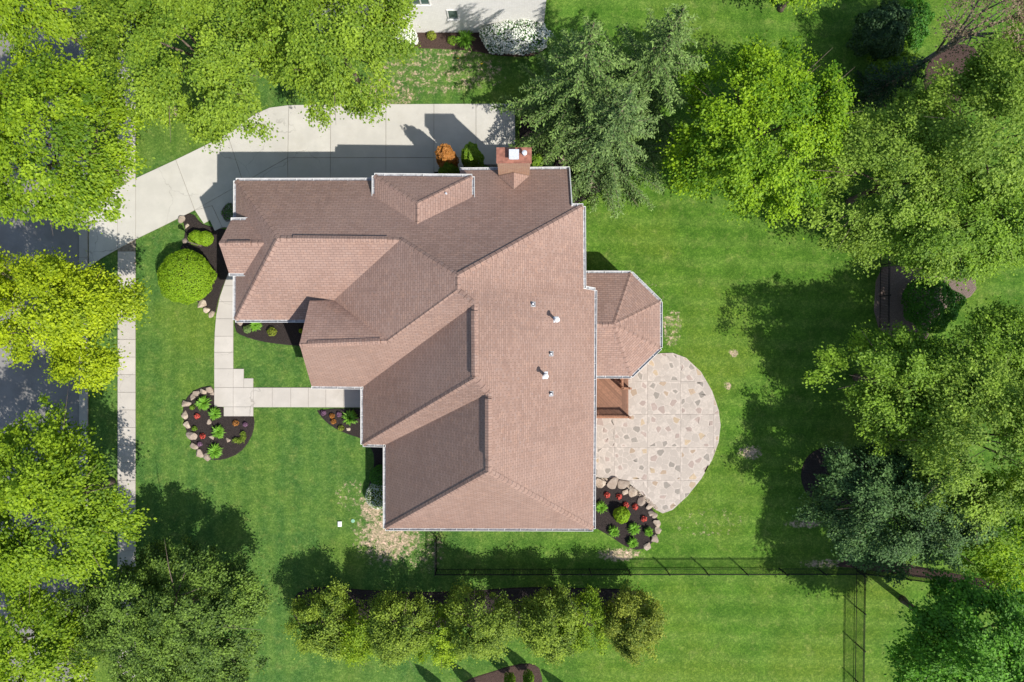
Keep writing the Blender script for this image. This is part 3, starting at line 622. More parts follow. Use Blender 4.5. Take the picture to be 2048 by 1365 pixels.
# hipped projection over the garage
Vd = dict(nw=(749, 352, 6.35), ne=(944, 354, 6.35), h=(835, 408, 7.82), k=(835, 449, 7.84), w=(749, 399, 6.5), e=(944, 398, 6.55))
dr_, Pd = roof_mesh('hip_dormer_roof', Vd, [(('nw', 'ne', 'h'), (0, 1)), (('nw', 'h', 'k', 'w'), (-1, 0)), (('ne', 'e', 'k', 'h'), (1, 0))], house); caps(Pd, [('nw', 'h'), ('ne', 'h'), ('h', 'k')], dr_, .14)
gutter(Pd['ne'], Pd['nw'], dr_, -1); gutter(Pd['nw'], Pd['w'], dr_, -1); gutter(Pd['e'], Pd['ne'], dr_, -1)
# sunroom
Vs = dict(n0=(1160, 547, 2.9), n1=(1262, 547, 2.9), e0=(1320, 604, 2.9), e1=(1320, 696, 2.9), s1=(1262, 752, 2.9), s0=(1160, 752, 2.9), a=(1228, 649, 4.55), r=(1176, 649, 4.55))
sr, Ps = roof_mesh('sunroom_roof', Vs, [(('n0', 'n1', 'a', 'r'), (0, 1)), (('n1', 'e0', 'a'), (1, 1)), (('e0', 'e1', 'a'), (1, 0)), (('e1', 's1', 'a'), (1, -1)), (('s1', 's0', 'r', 'a'), (0, -1))], house)
caps(Ps, [('n1', 'a'), ('e0', 'a'), ('e1', 'a'), ('s1', 'a'), ('r', 'a')], sr, .13, .4)
for a, b in (('n1', 'n0'), ('e0', 'n1'), ('e1', 'e0'), ('s1', 'e1'), ('s0', 's1')): gutter(Ps[a], Ps[b], sr, -1)
# walls
def walls(loop, zs, parent, d=.42, name='wall', mat='brick', n_split=True):
    poly = [(v.x, v.y) for v in loop]; sgn = 1 if area(poly) > 0 else -1
    if sgn < 0: poly = poly[::-1]; zs = zs[::-1]
    p = inset(poly, d); n = len(p)
    for i in range(n):
        j = (i + 1) % n; a, b = Vector((*p[i], 0)), Vector((*p[j], 0))
        if (b - a).length < .05: continue
        t = (b - a).normalized(); inn = Vector((-t.y, t.x, 0)) * .2
        vs = [a, b, b + Vector((0, 0, zs[j])), a + Vector((0, 0, zs[i])), a + inn, b + inn, b + inn + Vector((0, 0, zs[j])), a + inn + Vector((0, 0, zs[i]))]
        mob(name, vs, [(0, 1, 2, 3), (7, 6, 5, 4), (3, 2, 6, 7), (0, 3, 7, 4), (1, 5, 6, 2)], M[mat], parent)
K = ['nw', 'n2', 'n3', 'n4', 'n5', 'n6', 'e1', 'e2', 'se', 'sw', 'c1', 'b1', 'b2', 'a1']
lp = [P[k] for k in K] + [G(623, 640, 4.0) + Vector((0, .4, 0)), P['w2']]; zz = [P[k].z - .12 for k in K] + [4.0, 5.35]; zz[3] = zz[4] = 4.98; zz[5] = 6.85
walls(lp, zz, house)
walls([Ps[k] for k in ('n0', 'n1', 'e0', 'e1', 's1', 's0')], [2.8] * 6, house, .35)
walls([Pd['nw'], Pd['ne'], Pd['e'], Pd['w']], [6.3] * 4, house, .35)
gx0 = Pe['p'].x + .35
mob('gable_wall', [(gx0, Pe['n1'].y - .2, 4), (gx0, Pe['s1'].y + .2, 4), (gx0, Pe['s1'].y + .2, 6.3), (gx0, Pe['p'].y, 7.5), (gx0, Pe['n1'].y - .2, 6.3)], [(0, 1, 2, 3, 4)], M['brick'], house)
bx = P['a2'].x + .7
mob('gable_wall', [(bx, P['a3'].y - .25, 0), (bx, P['a1'].y + .3, 0), (bx, P['a1'].y + .3, 3.6), (bx, P['a2'].y, 7.7), (bx, P['a3'].y - .25, 6.7)], [(0, 1, 2, 3, 4)], M['brick'], house)
mb = MB(); ybn = P['a3'].y - .25; mb.box(((bx + P['a4'].x) / 2, ybn, 3), P['a4'].x - bx, .2, 6.2); mb.build('bay_wall', M['brick'], house)
# chimney
zc = 8.6; c0 = G(993, 326, zc); c1 = G(1063, 295, zc); ch = MB(); cxm, cym = (c0.x + c1.x) / 2, (c0.y + c1.y) / 2; cw, cl = c1.x - c0.x, c1.y - c0.y
ch.box((cxm, cym, 4.2), cw - .1, cl - .1, 8.4); ch.box((cxm, cym, 8.36), cw - .02, cl - .02, .16); chm = ch.build('chimney', M['brick'], house)
mb = MB(); mb.box((cxm, cym, 8.47), cw - .04, cl - .04, .06); mb.box((cxm, cym, 8.52), cw + .02, cl + .02, .04); mb.build('chimney_cap', M['terra'], chm)
q = G(1028, 310, 8.8); mb = MB(); mb.box((q.x, q.y, 8.66), .42, .42, .24); mb.box((q.x, q.y, 8.9), .56, .56, .04)
for sx in (-1, 1):
    for sy in (-1, 1): mb.box((q.x + sx * .2, q.y + sy * .2, 8.83), .03, .03, .12)
mb.build('flue_cover', M['galv'], chm)
q = G(1049, 306.5, 8.9); mb = MB(); mb.tube([(q.x, q.y, 8.5), (q.x, q.y, 8.95)], [.085, .085], 14); mb.tube([(q.x, q.y, 8.97), (q.x, q.y, 9.02), (q.x, q.y, 9.06)], [.14, .14, .05], 16); mb.build('flue_pipe', M['galv'], chm)
zN = lambda y: 12.65 - .716 * y
ya = c0.y + .02; A = Vector((c0.x + .03, ya, zN(ya) + .05)); B = Vector((c1.x - .03, ya, zN(ya) + .05)); C = Vector((cxm, ya, zN(ya) + .85)); yd = ya - .99; D = Vector((cxm, yd, zN(yd) + .06))
o = mob('chimney_saddle', [A, B, C, D], [(0, 3, 2), (1, 2, 3)], SH, roof); lay = o.data.uv_layers.new(name='UVMap')
for p in o.data.polygons:
    for li in p.loop_indices: v = o.data.vertices[o.data.loops[li].vertex_index].co; lay.data[li].uv = (v.y, v.x * 1.3)
# vents on the rear slope
def roofz(px, py, hint):
    z = hint
    for _ in range(6):
        g = G(px, py, z); hit = roof.data and None
        from mathutils.bvhtree import BVHTree
        z2 = BV.ray_cast(Vector((g.x, g.y, 40)), Vector((0, 0, -1)))[0]
        z = z2.z if z2 else z
    return G(px, py, z)
from mathutils.bvhtree import BVHTree
BV = BVHTree.FromPolygons([v.co[:] for v in roof.data.vertices], [tuple(p.vertices) for p in roof.data.polygons if p.normal.z > .2])
def vent(px, py, kind):
    b = roofz(px, py, 8); nrm = Vector((.6, 0, .8)); z = Vector((0, 0, 1)); X = Vector((.8, 0, -.6)); Y = Vector((0, 1, 0))
    if kind == 'small':
        mb = MB(); mb.box(b + nrm * .012, .34, .30, .012, X, Y, nrm); fl = mb.build('vent_flashing', M['guttergrey'], roof)
        mb = MB(); mb.tube([b - z * .05, b + z * .1, b + z * .3], [.12, .085, .06], 14, False); mb.build('vent_pipe', M['lead'], fl)
        mb = MB(); mb.tube([b + z * .28, b + z * .31], [.062, .062], 14); mb.tube([b + z * .3, b + z * .316], [.035, .035], 10); mb.build('pipe_rim', M['galv'], fl)
    else:
        mb = MB(); mb.box(b + nrm * .012, .40, .42, .014, X, Y, nrm); fl = mb.build('vent_flashing', M['galv'], roof)
        hh = 1.0; mb = MB(); mb.tube([b - z * .05, b + z * hh], [.085, .085], 14); mb.tube([b - z * .02, b + z * .16], [.16, .10], 14, False); mb.build('vent_pipe', M['galv'], fl)
        mb = MB(); mb.tube([b + z * (hh + .04), b + z * (hh + .14), b + z * (hh + .18)], [.15, .15, .08], 18); mb.build('vent_hood', M['white'], fl)
for px, py in ((1066, 609), (1102, 708), (1102, 788)): vent(px, py, 'small')
for px, py in ((1112, 641), (1090, 751)): vent(px, py, 'tall')
b = G(893, 389, 6.95); mb = MB(); mb.box(b, .3, .26, .014, Vector((.86, 0, -.5)), Vector((0, 1, 0)), Vector((.5, 0, .86))); fl = mb.build('vent_flashing', M['guttergrey'], dr_)
mb = MB(); mb.tube([b - Vector((0, 0, .05)), b + Vector((0, 0, .28))], [.08, .055], 12); mb.build('vent_pipe', M['galv'], fl)
for nm, x in (('window_well', 525),):
    q = G(x, 384); mb = MB(); n = 16; pl = [(q.x + math.cos(math.pi * i / n) * 1.0, q.y + math.sin(math.pi * i / n) * .75) for i in range(n + 1)]
    for a, b2 in zip(pl, pl[1:]): mb.bar((*a, .12), (*b2, .12), .04, .3)
    w_ = mb.build('window_well', M['guttergrey'], house); mb = MB(); mb.prism(pl, .02, .06); mb.build('well_cover', M['dark'], w_)

# deck
dk = thing('deck', 'small cedar stained wooden deck with railing between sunroom and patio', 'deck', G(1224, 795))
x0, x1 = G(1165, 0, .5).x, G(1257, 0, .5).x; y1, y0 = G(0, 740, .5).y, G(0, 834, .5).y
mb = MB(); mb.box(((x0 + x1) / 2, (y0 + y1) / 2, .2), x1 - x0 - .1, y1 - y0 - .1, .4); mb.build('deck_frame', M['rail'], dk)
bw = .145; xe = x1 - 3 * bw; rect = [(x0, y0), (xe - .005, y0), (xe - .005, y1), (x0, y1)]
dv = Vector((1, -1)).normalized(); nv = Vector((1, 1)).normalized(); ctr = Vector(((x0 + xe) / 2, (y0 + y1) / 2))
for i in range(-16, 17):
    a = ctr + nv * (i * bw); s1 = a - dv * 6; s2 = a + dv * 6; pl = clip_poly(rect, [tuple(s1 - nv * (bw / 2 - .011)), tuple(s2 - nv * (bw / 2 - .011)), tuple(s2 + nv * (bw / 2 - .011)), tuple(s1 + nv * (bw / 2 - .011))])
    if pl: mb = MB(); mb.prism(pl, .44, .48); mb.build('deck_board', M['deck'], dk)
for i in range(3):
    mb = MB(); xx = xe + bw * (i + .5); mb.box((xx, (y0 + y1) / 2, .462), bw - .012, y1 - y0, .04); mb.build('deck_board', M['deck'], dk)
def rail(a, b):
    a, b = Vector(a), Vector(b); L = (b - a).length; t = (b - a) / L
    for z, w in ((1.38, .13), (1.30, .05), (.62, .05)): mb = MB(); mb.bar(a + Vector((0, 0, z)), b + Vector((0, 0, z)), w, .045); mb.build('rail', M['rail'], dk)
    for e in (a, b): mb = MB(); mb.box(e + Vector((0, 0, .72)), .1, .1, 1.44); mb.box(e + Vector((0, 0, 1.46)), .14, .14, .04); mb.build('post', M['rail'], dk)
    n = int(L / .13)
    for i in range(1, n): c = a + t * (L * i / n); mb = MB(); mb.box(c + Vector((0, 0, .97)), .04, .04, .66); mb.build('baluster', M['rail'], dk)
rail((x0 + .5, y0 + .06, 0), (x1 - .05, y0 + .06, 0)); yb = G(0, 775, .9).y; rail((x1 - .55, yb + .75, 0), (x1 - .55, yb, 0)); rail((x1 - .5, yb - .05, 0), (x1 - .02, yb - .05, 0))

# neighbour's house
nb = thing('neighbour_house', 'neighbouring house with white painted brick side wall and small windows at the top edge', 'house', G(950, 20))
yw = G(0, 66).y; xa, xb = G(640, 0).x, G(1086, 0).x
mb = MB(); mb.box(((xa + xb) / 2, yw + 4, 3.2), xb - xa, 8, 6.4); wl = mb.build('wall', M['wbrick'], nb)
mb = MB(); zr = 9.6; e = .35
mb.add([(xa - e, yw - e, 6.4), (xb + e, yw - e, 6.4), (xb + e, yw + 8 + e, 6.4), (xa - e, yw + 8 + e, 6.4), (xa + 4, yw + 4, zr), (xb - 4, yw + 4, zr)], [(0, 1, 5, 4), (1, 2, 5), (2, 3, 4, 5), (3, 0, 4), (3, 2, 1, 0)]); mb.build('roof', M['lead'], nb)
def window(xm, zm, w, h, n=1):
    mb = MB(); mb.box((xm, yw - .03, zm - h / 2 - .06), w + .2, .16, .08); mb.box((xm, yw - .02, zm + h / 2 + .03), w + .12, .08, .06)
    for sx in (-1, 1): mb.box((xm + sx * (w / 2 + .03), yw - .02, zm), .06, .08, h)
    for i in range(1, n): mb.box((xm - w / 2 + w * i / n, yw - .02, zm), .07, .08, h)
    wd = mb.build('window', M['white'], nb)
    for i in range(n): mb = MB(); mb.box((xm - w / 2 + w * (i + .5) / n, yw - .008, zm), w / n - .06, .02, h); mb.build('pane', M['glass'], wd)
window(G(906, 0, 2.6).x, 2.65, .62, 1.15); window(G(832, 0, 4.4).x, 4.75, 1.6, 1.5, 3)

# fences
def fence(label, pts, h=1.3, sp=2.55, skip=None):
    t = thing('metal_fence', label, 'fence', pts[0])
    pts = [Vector(p) for p in pts]
    for a, b in zip(pts, pts[1:]):
        L = (b - a).length; n = max(1, round(L / sp)); d = (b - a) / L
        for i in range(n):
            p, q = a + d * (L * i / n), a + d * (L * (i + 1) / n)
            mb = MB(); mb.box(p + Vector((0, 0, h / 2 + .03)), .06, .06, h + .06); mb.box(p + Vector((0, 0, h + .07)), .08, .08, .03); mb.build('post', M['black'], t)
            for z in (.12, h - .16, h - .02): mb = MB(); mb.bar(p + Vector((0, 0, z)), q + Vector((0, 0, z)), .03, .035); mb.build('rail', M['black'], t)
            mb = MB(); m = int((q - p).length / .105)
            for j in range(1, m): c = p.lerp(q, j / m); mb.box(c + Vector((0, 0, h / 2)), .018, .018, h - .04)
            stuff(mb.build('pickets', M['black'], t))
        mb = MB(); mb.box(b + Vector((0, 0, h / 2 + .03)), .06, .06, h + .06); mb.build('post', M['black'], t)
zt = 1.3
fence('long black metal fence from the house corner along the row of trees', [G(874, 1075), G(874, 1138), G(1711, 1137)])
fence('black metal fence running down from the back corner to the bottom edge', [G(1712, 1141), G(1708, 1430)])
fence('black metal fence running right from the back corner along the brown mulch strip', [G(1716, 1137), G(1880, 1158), G(2110, 1182)])
fence('black metal fence section across the end of the driveway beside the spruces', [G(1034, 211), G(1034, 318)])
fence('black metal fence half hidden under trees beside the woodland path', [G(1760, 470), G(1758, 655)])

# ------------------------------------------------------------------ trees
D_ = deciduous
D_('maple_tree', 'large yellow-green street tree covering the road left of the driveway entrance', 'tree', 95, 285, 168, 172, 7.5, 3.6, 'lime', 11, 'street trees', 330, 85, .21)
D_('maple_tree', 'street tree in the top left corner with road showing below its branches', 'tree', 48, 8, 135, 78, 7.0, 2.8, 'lime', 12, 'street trees', 190, 80, .21, amt=.25)
D_('maple_tree', 'brightest yellow street tree, left edge just below the driveway entrance', 'tree', 90, 615, 150, 95, 6.5, 2.8, 'yellow', 13, 'street trees', 230, 80, .19, amt=.24, extra=((62, 115, -.8, .42, .3), (100, -10, -.4, .5, .3)))
D_('maple_tree', 'wide lime green street tree at the left edge beside the lower pavement', 'tree', 85, 1012, 165, 168, 7.0, 3.4, 'lime', 14, 'street trees', 340, 85, .21)
D_('maple_tree', 'yellow-green tree in the bottom left corner', 'tree', 45, 1295, 140, 130, 6.0, 2.8, 'lime', 15, 'street trees', 230, 80, .2, amt=.25)
D_('shade_tree', 'big fresh green tree overhanging the bend of the driveway', 'tree', 385, 100, 180, 172, 7.5, 3.8, 'fresh', 16, 'front shade trees', 380, 90, .19)
D_('shade_tree', 'fresh green tree between the driveway and the white brick house', 'tree', 655, 62, 172, 148, 7.5, 3.6, 'fresh', 17, 'front shade trees', 330, 90, .19, amt=.24)
D_('maple_tree', 'rounded bright green tree right of the tall spruces', 'tree', 1515, 255, 165, 168, 6.0, 3.6, 'bright', 18, None, 380, 90, .20, amt=.12)
D_('woodland_tree', 'broad soft green tree right of the rounded bright green tree', 'tree', 1790, 365, 175, 165, 5.6, 3.2, 'soft', 19, 'trees along the right edge', 380, 95, .18)
D_('woodland_tree', 'soft green tree at the upper right edge below the bare brown tree', 'tree', 1995, 270, 165, 165, 7.5, 3.4, 'soft', 20, 'trees along the right edge', 320, 95, .18)
D_('woodland_tree', 'green tree hanging over the woodland path from above', 'tree', 1935, 455, 165, 92, 6.5, 2.8, 'mid', 21, 'trees along the right edge', 280, 95, .18)
D_('woodland_tree', 'green tree reaching toward the lawn just below the woodland path', 'tree', 1805, 765, 145, 112, 5.6, 3.0, 'mid', 22, 'trees along the right edge', 300, 95, .18, amt=.26)
D_('woodland_tree', 'large soft green tree at the right edge behind the dark blue spruce', 'tree', 1960, 880, 150, 160, 7.5, 3.4, 'soft', 23, 'trees along the right edge', 340, 95, .18)
D_('woodland_tree', 'small green tree at the right edge beside the woodland path', 'tree', 1985, 712, 115, 90, 6.0, 2.6, 'mid', 24, 'trees along the right edge', 190, 90, .18)
D_('woodland_tree', 'yellow-green tree at the right edge above the mulch strip', 'tree', 2015, 1050, 105, 115, 6.0, 2.6, 'bright', 25, 'trees along the right edge', 180, 80, .18)
D_('maple_tree', 'deep green tree in the bottom right corner', 'tree', 1965, 1305, 150, 130, 8.0, 3.6, 'emerald', 26, None, 360, 90, .2)
D_('maple_tree', 'tip of a bright tree at the top edge over the neighbouring lawn', 'tree', 1600, -30, 95, 44, 3.2, 2, 'bright', 27, None, 90, 70, .19)
D_('bare_tree', 'half bare brownish tree leaning toward the top right corner', 'tree', 1985, 40, 105, 85, 7.5, 2.6, 'brown', 28, None, 110, 34, .15, amt=.3, bark='greybark', r0=.2, lean=(-1.2, -.5))
spruce('spruce_tree', 'tall yellowish green spruce nearest the end of the driveway', 1134, 256, 15.5, 5.2, 'spruce', 31, 'spruces beside the driveway')
spruce('spruce_tree', 'bluish green spruce standing closest to the house and chimney', 1194, 325, 13.5, 4.5, 'blue', 32, 'spruces beside the driveway')
spruce('spruce_tree', 'green spruce at the top edge behind the white flowering shrub', 1262, 222, 14.5, 4.6, 'spruce', 33, 'spruces beside the driveway')
D_('pine_tree', 'dark blue-green conifer at the back of the lawn over the dark mulch ring', 'tree', 1790, 1012, 168, 122, 4.4, 3.9, 'bluedark', 34, None, 420, 100, .17, amt=.2, csize=.5, shell=.15)
spruce('spruce_tree', 'small dark blue spruce by the leaning brown tree', 1735, 200, 7, 2.2, 'dark', 35)
shrub('round_conifer', 'round dark evergreen at the top edge near the right corner', 'shrub', 1735, 85, 48, 3.6, 'dark', 36, 9000, .15, rough=.2, clumpy=.16)
shrub('understorey_bush', 'low shaded green bush between the round dark evergreen and the small blue spruce', 'shrub', 1775, 150, 46, 1.8, 'mid', 39, 5000, .15, rough=.25, clumpy=.15)
shrub('understorey_bush', 'shaded leafy bush right of the round dark evergreen at the top edge', 'shrub', 1800, 60, 44, 2.0, 'deep', 40, 5000, .15, rough=.25, clumpy=.15)
shrub('round_conifer', 'dark green bush beside the woodland path at the right', 'shrub', 1842, 612, 52, 2.6, 'deep', 37, 8000, .14, rough=.16)
D_('juniper_tree', 'big shaggy olive green evergreen at the lower left beside the pavement', 'tree', 342, 1240, 195, 148, 4.6, 3.8, 'juniper', 41, None, 470, 110, .165, amt=.14, csize=.5, shell=.16)
for i, (x, y, r, lf, lb) in enumerate(((650, 1232, 66, 'olive', 'olive tree at the left end of the row below the fence'), (800, 1240, 62, 'olive', 'second large olive tree from the left in the row below the fence'), (962, 1236, 68, 'olive', 'large olive tree in the middle of the row below the fence'), (1100, 1236, 64, 'olive', 'fourth large olive tree from the left in the row below the fence'), (1262, 1236, 60, 'olivey', 'yellowish rounded tree at the right end of the row below the fence'))):
    D_('olive_tree', lb, 'tree', x, y + 10, r * (.92, .98, 1.08, .95, .9)[i], (58, 62, 64, 62, 60)[i], (2.6, 2.9, 3.1, 2.8, 2.7)[i], (2.4, 2.7, 2.9, 2.6, 2.5)[i], lf, 50 + i, 'row of trees below the fence', 200, 80, .14, amt=.15, csize=.42, r0=.11, shell=.14)
for i, (x, y, r, lb) in enumerate(((728, 1268, 42, 'small yellow-green tree between the first and second olive trees of the row'), (882, 1272, 42, 'small yellow-green tree between the second and middle olive trees of the row'), (1168, 1248, 42, 'small yellow-green tree left of the yellowish end tree of the row'))):
    D_('young_tree', lb, 'tree', x, y, r * 1.2, 54, 2.8, 1.7, 'lime', 60 + i, 'young trees between the olive trees', 90, 60, .14, amt=.25, csize=.4, r0=.07)
for i, (x, y, lb) in enumerate(((1019, 1346, 'columnar evergreen, left of the two at the bottom edge'), (1056, 1341, 'columnar evergreen, right of the two at the bottom edge'), (950, 1372, 'evergreen casting the second shadow from the left at the bottom edge'), (885, 1380, 'evergreen casting the leftmost pointed shadow at the bottom edge'), (1138, 1390, 'evergreen casting the rightmost pointed shadow at the bottom edge'))):
    shrub('columnar_evergreen', lb, 'shrub', x, y, 14, 3.0, 'mid', 70 + i, 2500, .11, shape=.45, group='columnar evergreens at the bottom edge')

# ------------------------------------------------------------------ shrubs and plants
shrub('globe_shrub', 'large clipped round green shrub left of the entry gable', 'shrub', 386, 557, 53, 2.3, 'globe', 80, 17000, .085, rough=.045, clumpy=.05)
shrub('globe_shrub', 'left half of the pair of small clipped shrubs above the big round shrub', 'shrub', 398, 478, 15, .9, 'globe', 81, 2600, .07, rough=.04, group='pair of small clipped shrubs')
shrub('globe_shrub', 'right half of the pair of small clipped shrubs above the big round shrub', 'shrub', 416, 479, 15, .9, 'globe', 82, 2600, .07, rough=.04, group='pair of small clipped shrubs')
shrub('flowering_shrub', 'dark purple-flowered shrub at the garage corner by the driveway', 'shrub', 466, 428, 17, .9, 'deep', 83, 2200, .08, mats=('purple', .3, .05))
shrub('flowering_shrub', 'large white flowering shrub against the white brick wall', 'shrub', 1030, 82, 66, 2.0, 'deep', 84, 9000, .11, mats=('white', .5, .12), ry=36, rough=.13, clumpy=.05)
shrub('flowering_shrub', 'white blossoming shrub under the fresh green tree by the brick house', 'shrub', 812, 84, 24, 1.8, 'mid', 85, 2600, .11, mats=('white', .5, .11))
shrub('flowering_shrub', 'white-flowered round shrub at the lower left house corner', 'shrub', 762, 988, 27, 1.1, 'mid', 86, 3600, .08, mats=('white', .35, .06), rough=.05)
shrub('round_shrub', 'shadowed round shrub above the white-flowered one at the house corner', 'shrub', 764, 950, 22, 1.1, 'deep', 87, 3000, .08, rough=.05)
shrub('arborvitae', 'orange-brown browned conifer beside the driveway under the house', 'shrub', 900, 336, 22, 5.0, 'orange', 88, 6500, .11, shape=.7, clumpy=.12)
shrub('arborvitae', 'tall bright green conifer left of the chimney', 'shrub', 948, 334, 25, 5.0, 'mid', 89, 8500, .11, shape=.6, clumpy=.12)
shrub('arborvitae', 'dark green conifer between the browned conifer and the garage roof', 'shrub', 902, 352, 23, 3.2, 'mid', 90, 4500, .11, shape=.6, clumpy=.12)
shrub('arborvitae', 'low dark green conifer tucked against the chimney', 'shrub', 975, 352, 14, 1.8, 'deep', 91, 3000, .11, shape=.7)
shrub('round_shrub', 'green shrub just right of the chimney', 'shrub', 1072, 328, 13, 1.4, 'mid', 92, 1800, .13, rough=.14)
shrub('round_shrub', 'second leafy shrub right of the chimney', 'shrub', 1100, 352, 16, 1.0, 'mid', 93, 1600, .13, rough=.16)
shrub('round_shrub', 'bright leafy shrub beside the roof edge below the spruces', 'shrub', 1140, 388, 12, 1.0, 'bright', 94, 1400, .11)
shrub('round_shrub', 'bright green rounded shrub in the middle of the patio bed', 'shrub', 1241, 1027, 16, 1.0, 'globe', 95, 2600, .09, rough=.08, clumpy=.1)
shrub('low_shrub', 'bluish spreading shrub with a pale edge under the big tree by the pavement', 'shrub', 330, 186, 14, .7, 'blue', 96, 1200, .1)
IS = 'in the island bed'
for i, (x, y, r, w_) in enumerate(((410, 806, 15, 'uppermost'), (433, 827, 13, 'second'), (440, 863, 13.5, 'third'), (433, 901, 15, 'lowest'))): strap_plant('daylily', f'{w_} bright green daylily clump {IS}', 'plant', x, y, r, 'lily', 100 + i, group='daylilies in the island bed')
for i, (x, y, r, w_) in enumerate(((1201, 1013, 12.5, 'beside the gutter'), (1267, 1056, 12.5, 'right below the rounded shrub'), (1226, 1061, 11, 'left below the rounded shrub'), (1296, 1062, 9, 'near the right-hand boulders'), (1264, 1084, 11, 'at the lower tip'))): strap_plant('daylily', f'bright green daylily clump {w_} of the patio bed', 'plant', x, y, r, 'lily', 110 + i, group='daylilies in the patio bed')
strap_plant('daylily', 'green daylily clump in the porch bed beside the front walk', 'plant', 702, 834, 16, 'lily', 116)
strap_plant('daylily', 'green strap-leaved clump in the neighbouring bed', 'plant', 930, 84, 22, 'lily', 117, n=110, h=.6)
strap_plant('daylily', 'wide green clump against the garage wall', 'plant', 512, 650, 13, 'lily', 118, h=.25)
for i, (x, y, w_) in enumerate(((396, 832, 'upper'), (407, 872, 'lower'))): shrub('coral_bells', f'{w_} coral red plant in the island bed', 'plant', x, y, 5.0, .3, 'red', 120 + i, 60, .13, group='red plants in the island bed')
for i, (x, y) in enumerate(((1214, 990), (1238, 993), (1251, 1010), (1270, 1013), (1287, 1037))): shrub('coral_bells', f'{ORD[i]} coral red plant from the left in the patio bed', 'plant', x, y, 5.4, .3, 'red', 124 + i, 60, .13, group='red plants in the patio bed')
for i, (x, y, r, lf, lb) in enumerate(((401, 888, 4.5, 'purple', 'small purple plant at the lower left of the island bed'), (492, 849, 4.5, 'purple', 'small mauve plant at the right tip of the island bed'), (473, 846, 6, 'orange', 'small orange-tipped shrub below the walk in the island bed'), (386, 815, 5, 'mid', 'faint green seedling beside the dark boulder of the island bed'), (391, 857, 5, 'mid', 'faint green seedling between the two red plants of the island bed'),
                                      (497, 659, 8, 'blue', 'pale green rounded hosta in the garage bed'), (546, 664, 9, 'olivey', 'orange-green shrub in the middle of the garage bed'), (603, 662, 4, 'yellow', 'tiny yellow plant at the bay corner'), (648, 826, 5, 'purple', 'small reddish plant nearest the walk in the porch bed'), (665, 832, 5, 'orange', 'rusty little plant left in the porch bed'), (679, 829, 5, 'purple', 'small mauve plant beside the daylily of the porch bed'), (668, 843, 5, 'orange', 'lower rusty plant in the porch bed'), (683, 856, 6, 'olivey', 'tan little plant at the lower edge of the porch bed'),
                                      (404, 592, 7, 'yellow', 'yellow-green small plant below the big round shrub'), (864, 74, 9, 'olivey', 'small yellow-green shrub in the neighbouring bed'), (905, 84, 9, 'mid', 'small green shrub beside the strap-leaved clump in the neighbouring bed'))):
    shrub('small_plant', lb, 'plant', x, y, r, .3 if r < 7 else .5, lf, 130 + i, 160 if r < 7 else 420, .08)
rng = np.random.default_rng(9); t = thing('creeping_juniper', 'crescent shaped olive shrub in the island bed', 'plant', G(479, 872)); n = 1300; a = rng.uniform(-2.6, .9, n); rr = (10 + rng.normal(size=n) * 2.2) / PPM; q = G(479, 872)
pp = np.stack([q.x + np.cos(a) * rr * 1.05, q.y + np.sin(a) * rr, .12 + np.abs(rng.normal(size=n)) * .08], 1); leaf_cloud('foliage', pp, rng.normal(size=(n, 3)) * .5 + np.array([0, 0, 1]), rng.normal(size=(n, 3)), .08, .05, rng.random(n) * .8, LF['olive'], t)
# boulders
for i, (x, y, r) in enumerate(((421, 778, 7), (407, 783, 7), (394, 787, 6.5), (385, 795, 6), (373, 808, 9), (370, 830, 8), (375, 850, 9), (384, 871, 10), (390, 892, 8), (402, 907, 8.5), (416, 915, 8))): boulder(f'{ORD[i]} boulder from the walk around the left rim of the island bed', x, y, r, 200 + i, 'island bed rim boulders')
for x, y, r, w_ in ((419, 844, 5.5, 'between the upper daylilies'), (425, 874, 6, 'beside the third daylily'), (457, 881, 5.5, 'near the crescent shrub'), (424, 788, 4.5, 'tucked against the walk')): boulder(f'small pale stone {w_} in the island bed', x, y, r, int(x), 'small stones in the island bed')
for i, (x, y, r) in enumerate(((1202, 966, 11), (1225, 965, 11), (1246, 969, 12), (1251, 984, 6.5), (1266, 985, 8.5), (1284, 1001, 10), (1298, 1012, 7), (1301, 1028, 6.5), (1310, 1030, 6.5), (1313, 1046, 8), (1317, 1060, 7), (1308, 1077, 9.5), (1294, 1092, 9))): boulder(f'{ORD[i]} boulder from the house around the rim of the patio bed', x, y, r, 220 + i, 'patio bed rim boulders')
for i, (x, y, r) in enumerate(((366, 440, 8.5), (374, 453, 6), (393, 598, 6), (404, 609, 8.5), (414, 620, 8.5), (424, 630, 7.5))): boulder(f'{ORD[i]} boulder from the driveway along the entry bed', x, y, r, 240 + i, 'entry bed boulders')
boulder('flat tan stone in the garage bed by the walk', 480, 645, 6, 250, None); boulder('small tan stone beside the porch bed daylily', 697, 858, 5, 251, None)
boulder('grey stone slab in the shade under the spruces', 1125, 318, 13, 252, None, .3); boulder('tan stone slab at the edge of the back lawn below the spruces', 1183, 371, 9, 253, None, .3)
mb = MB(); rr_ = random.Random(3)
for i in range(420):
    u = rr_.random(); x = 1190 + 125 * u; y = 957 + (55 * max(0, u - .35) ** 1.25 * 1.75) + rr_.uniform(0, 9); q = G(x, y); s = rr_.uniform(.03, .07); mb.box(q + Vector((0, 0, .06)), s, s * .8, s * .6, Vector((math.cos(i), math.sin(i), 0)), Vector((-math.sin(i), math.cos(i), 0)))
o = stuff(mb.build('pebbles', M['rock'])); o['label'] = 'loose tan pebbles between patio edge and boulders'; o['category'] = 'gravel'

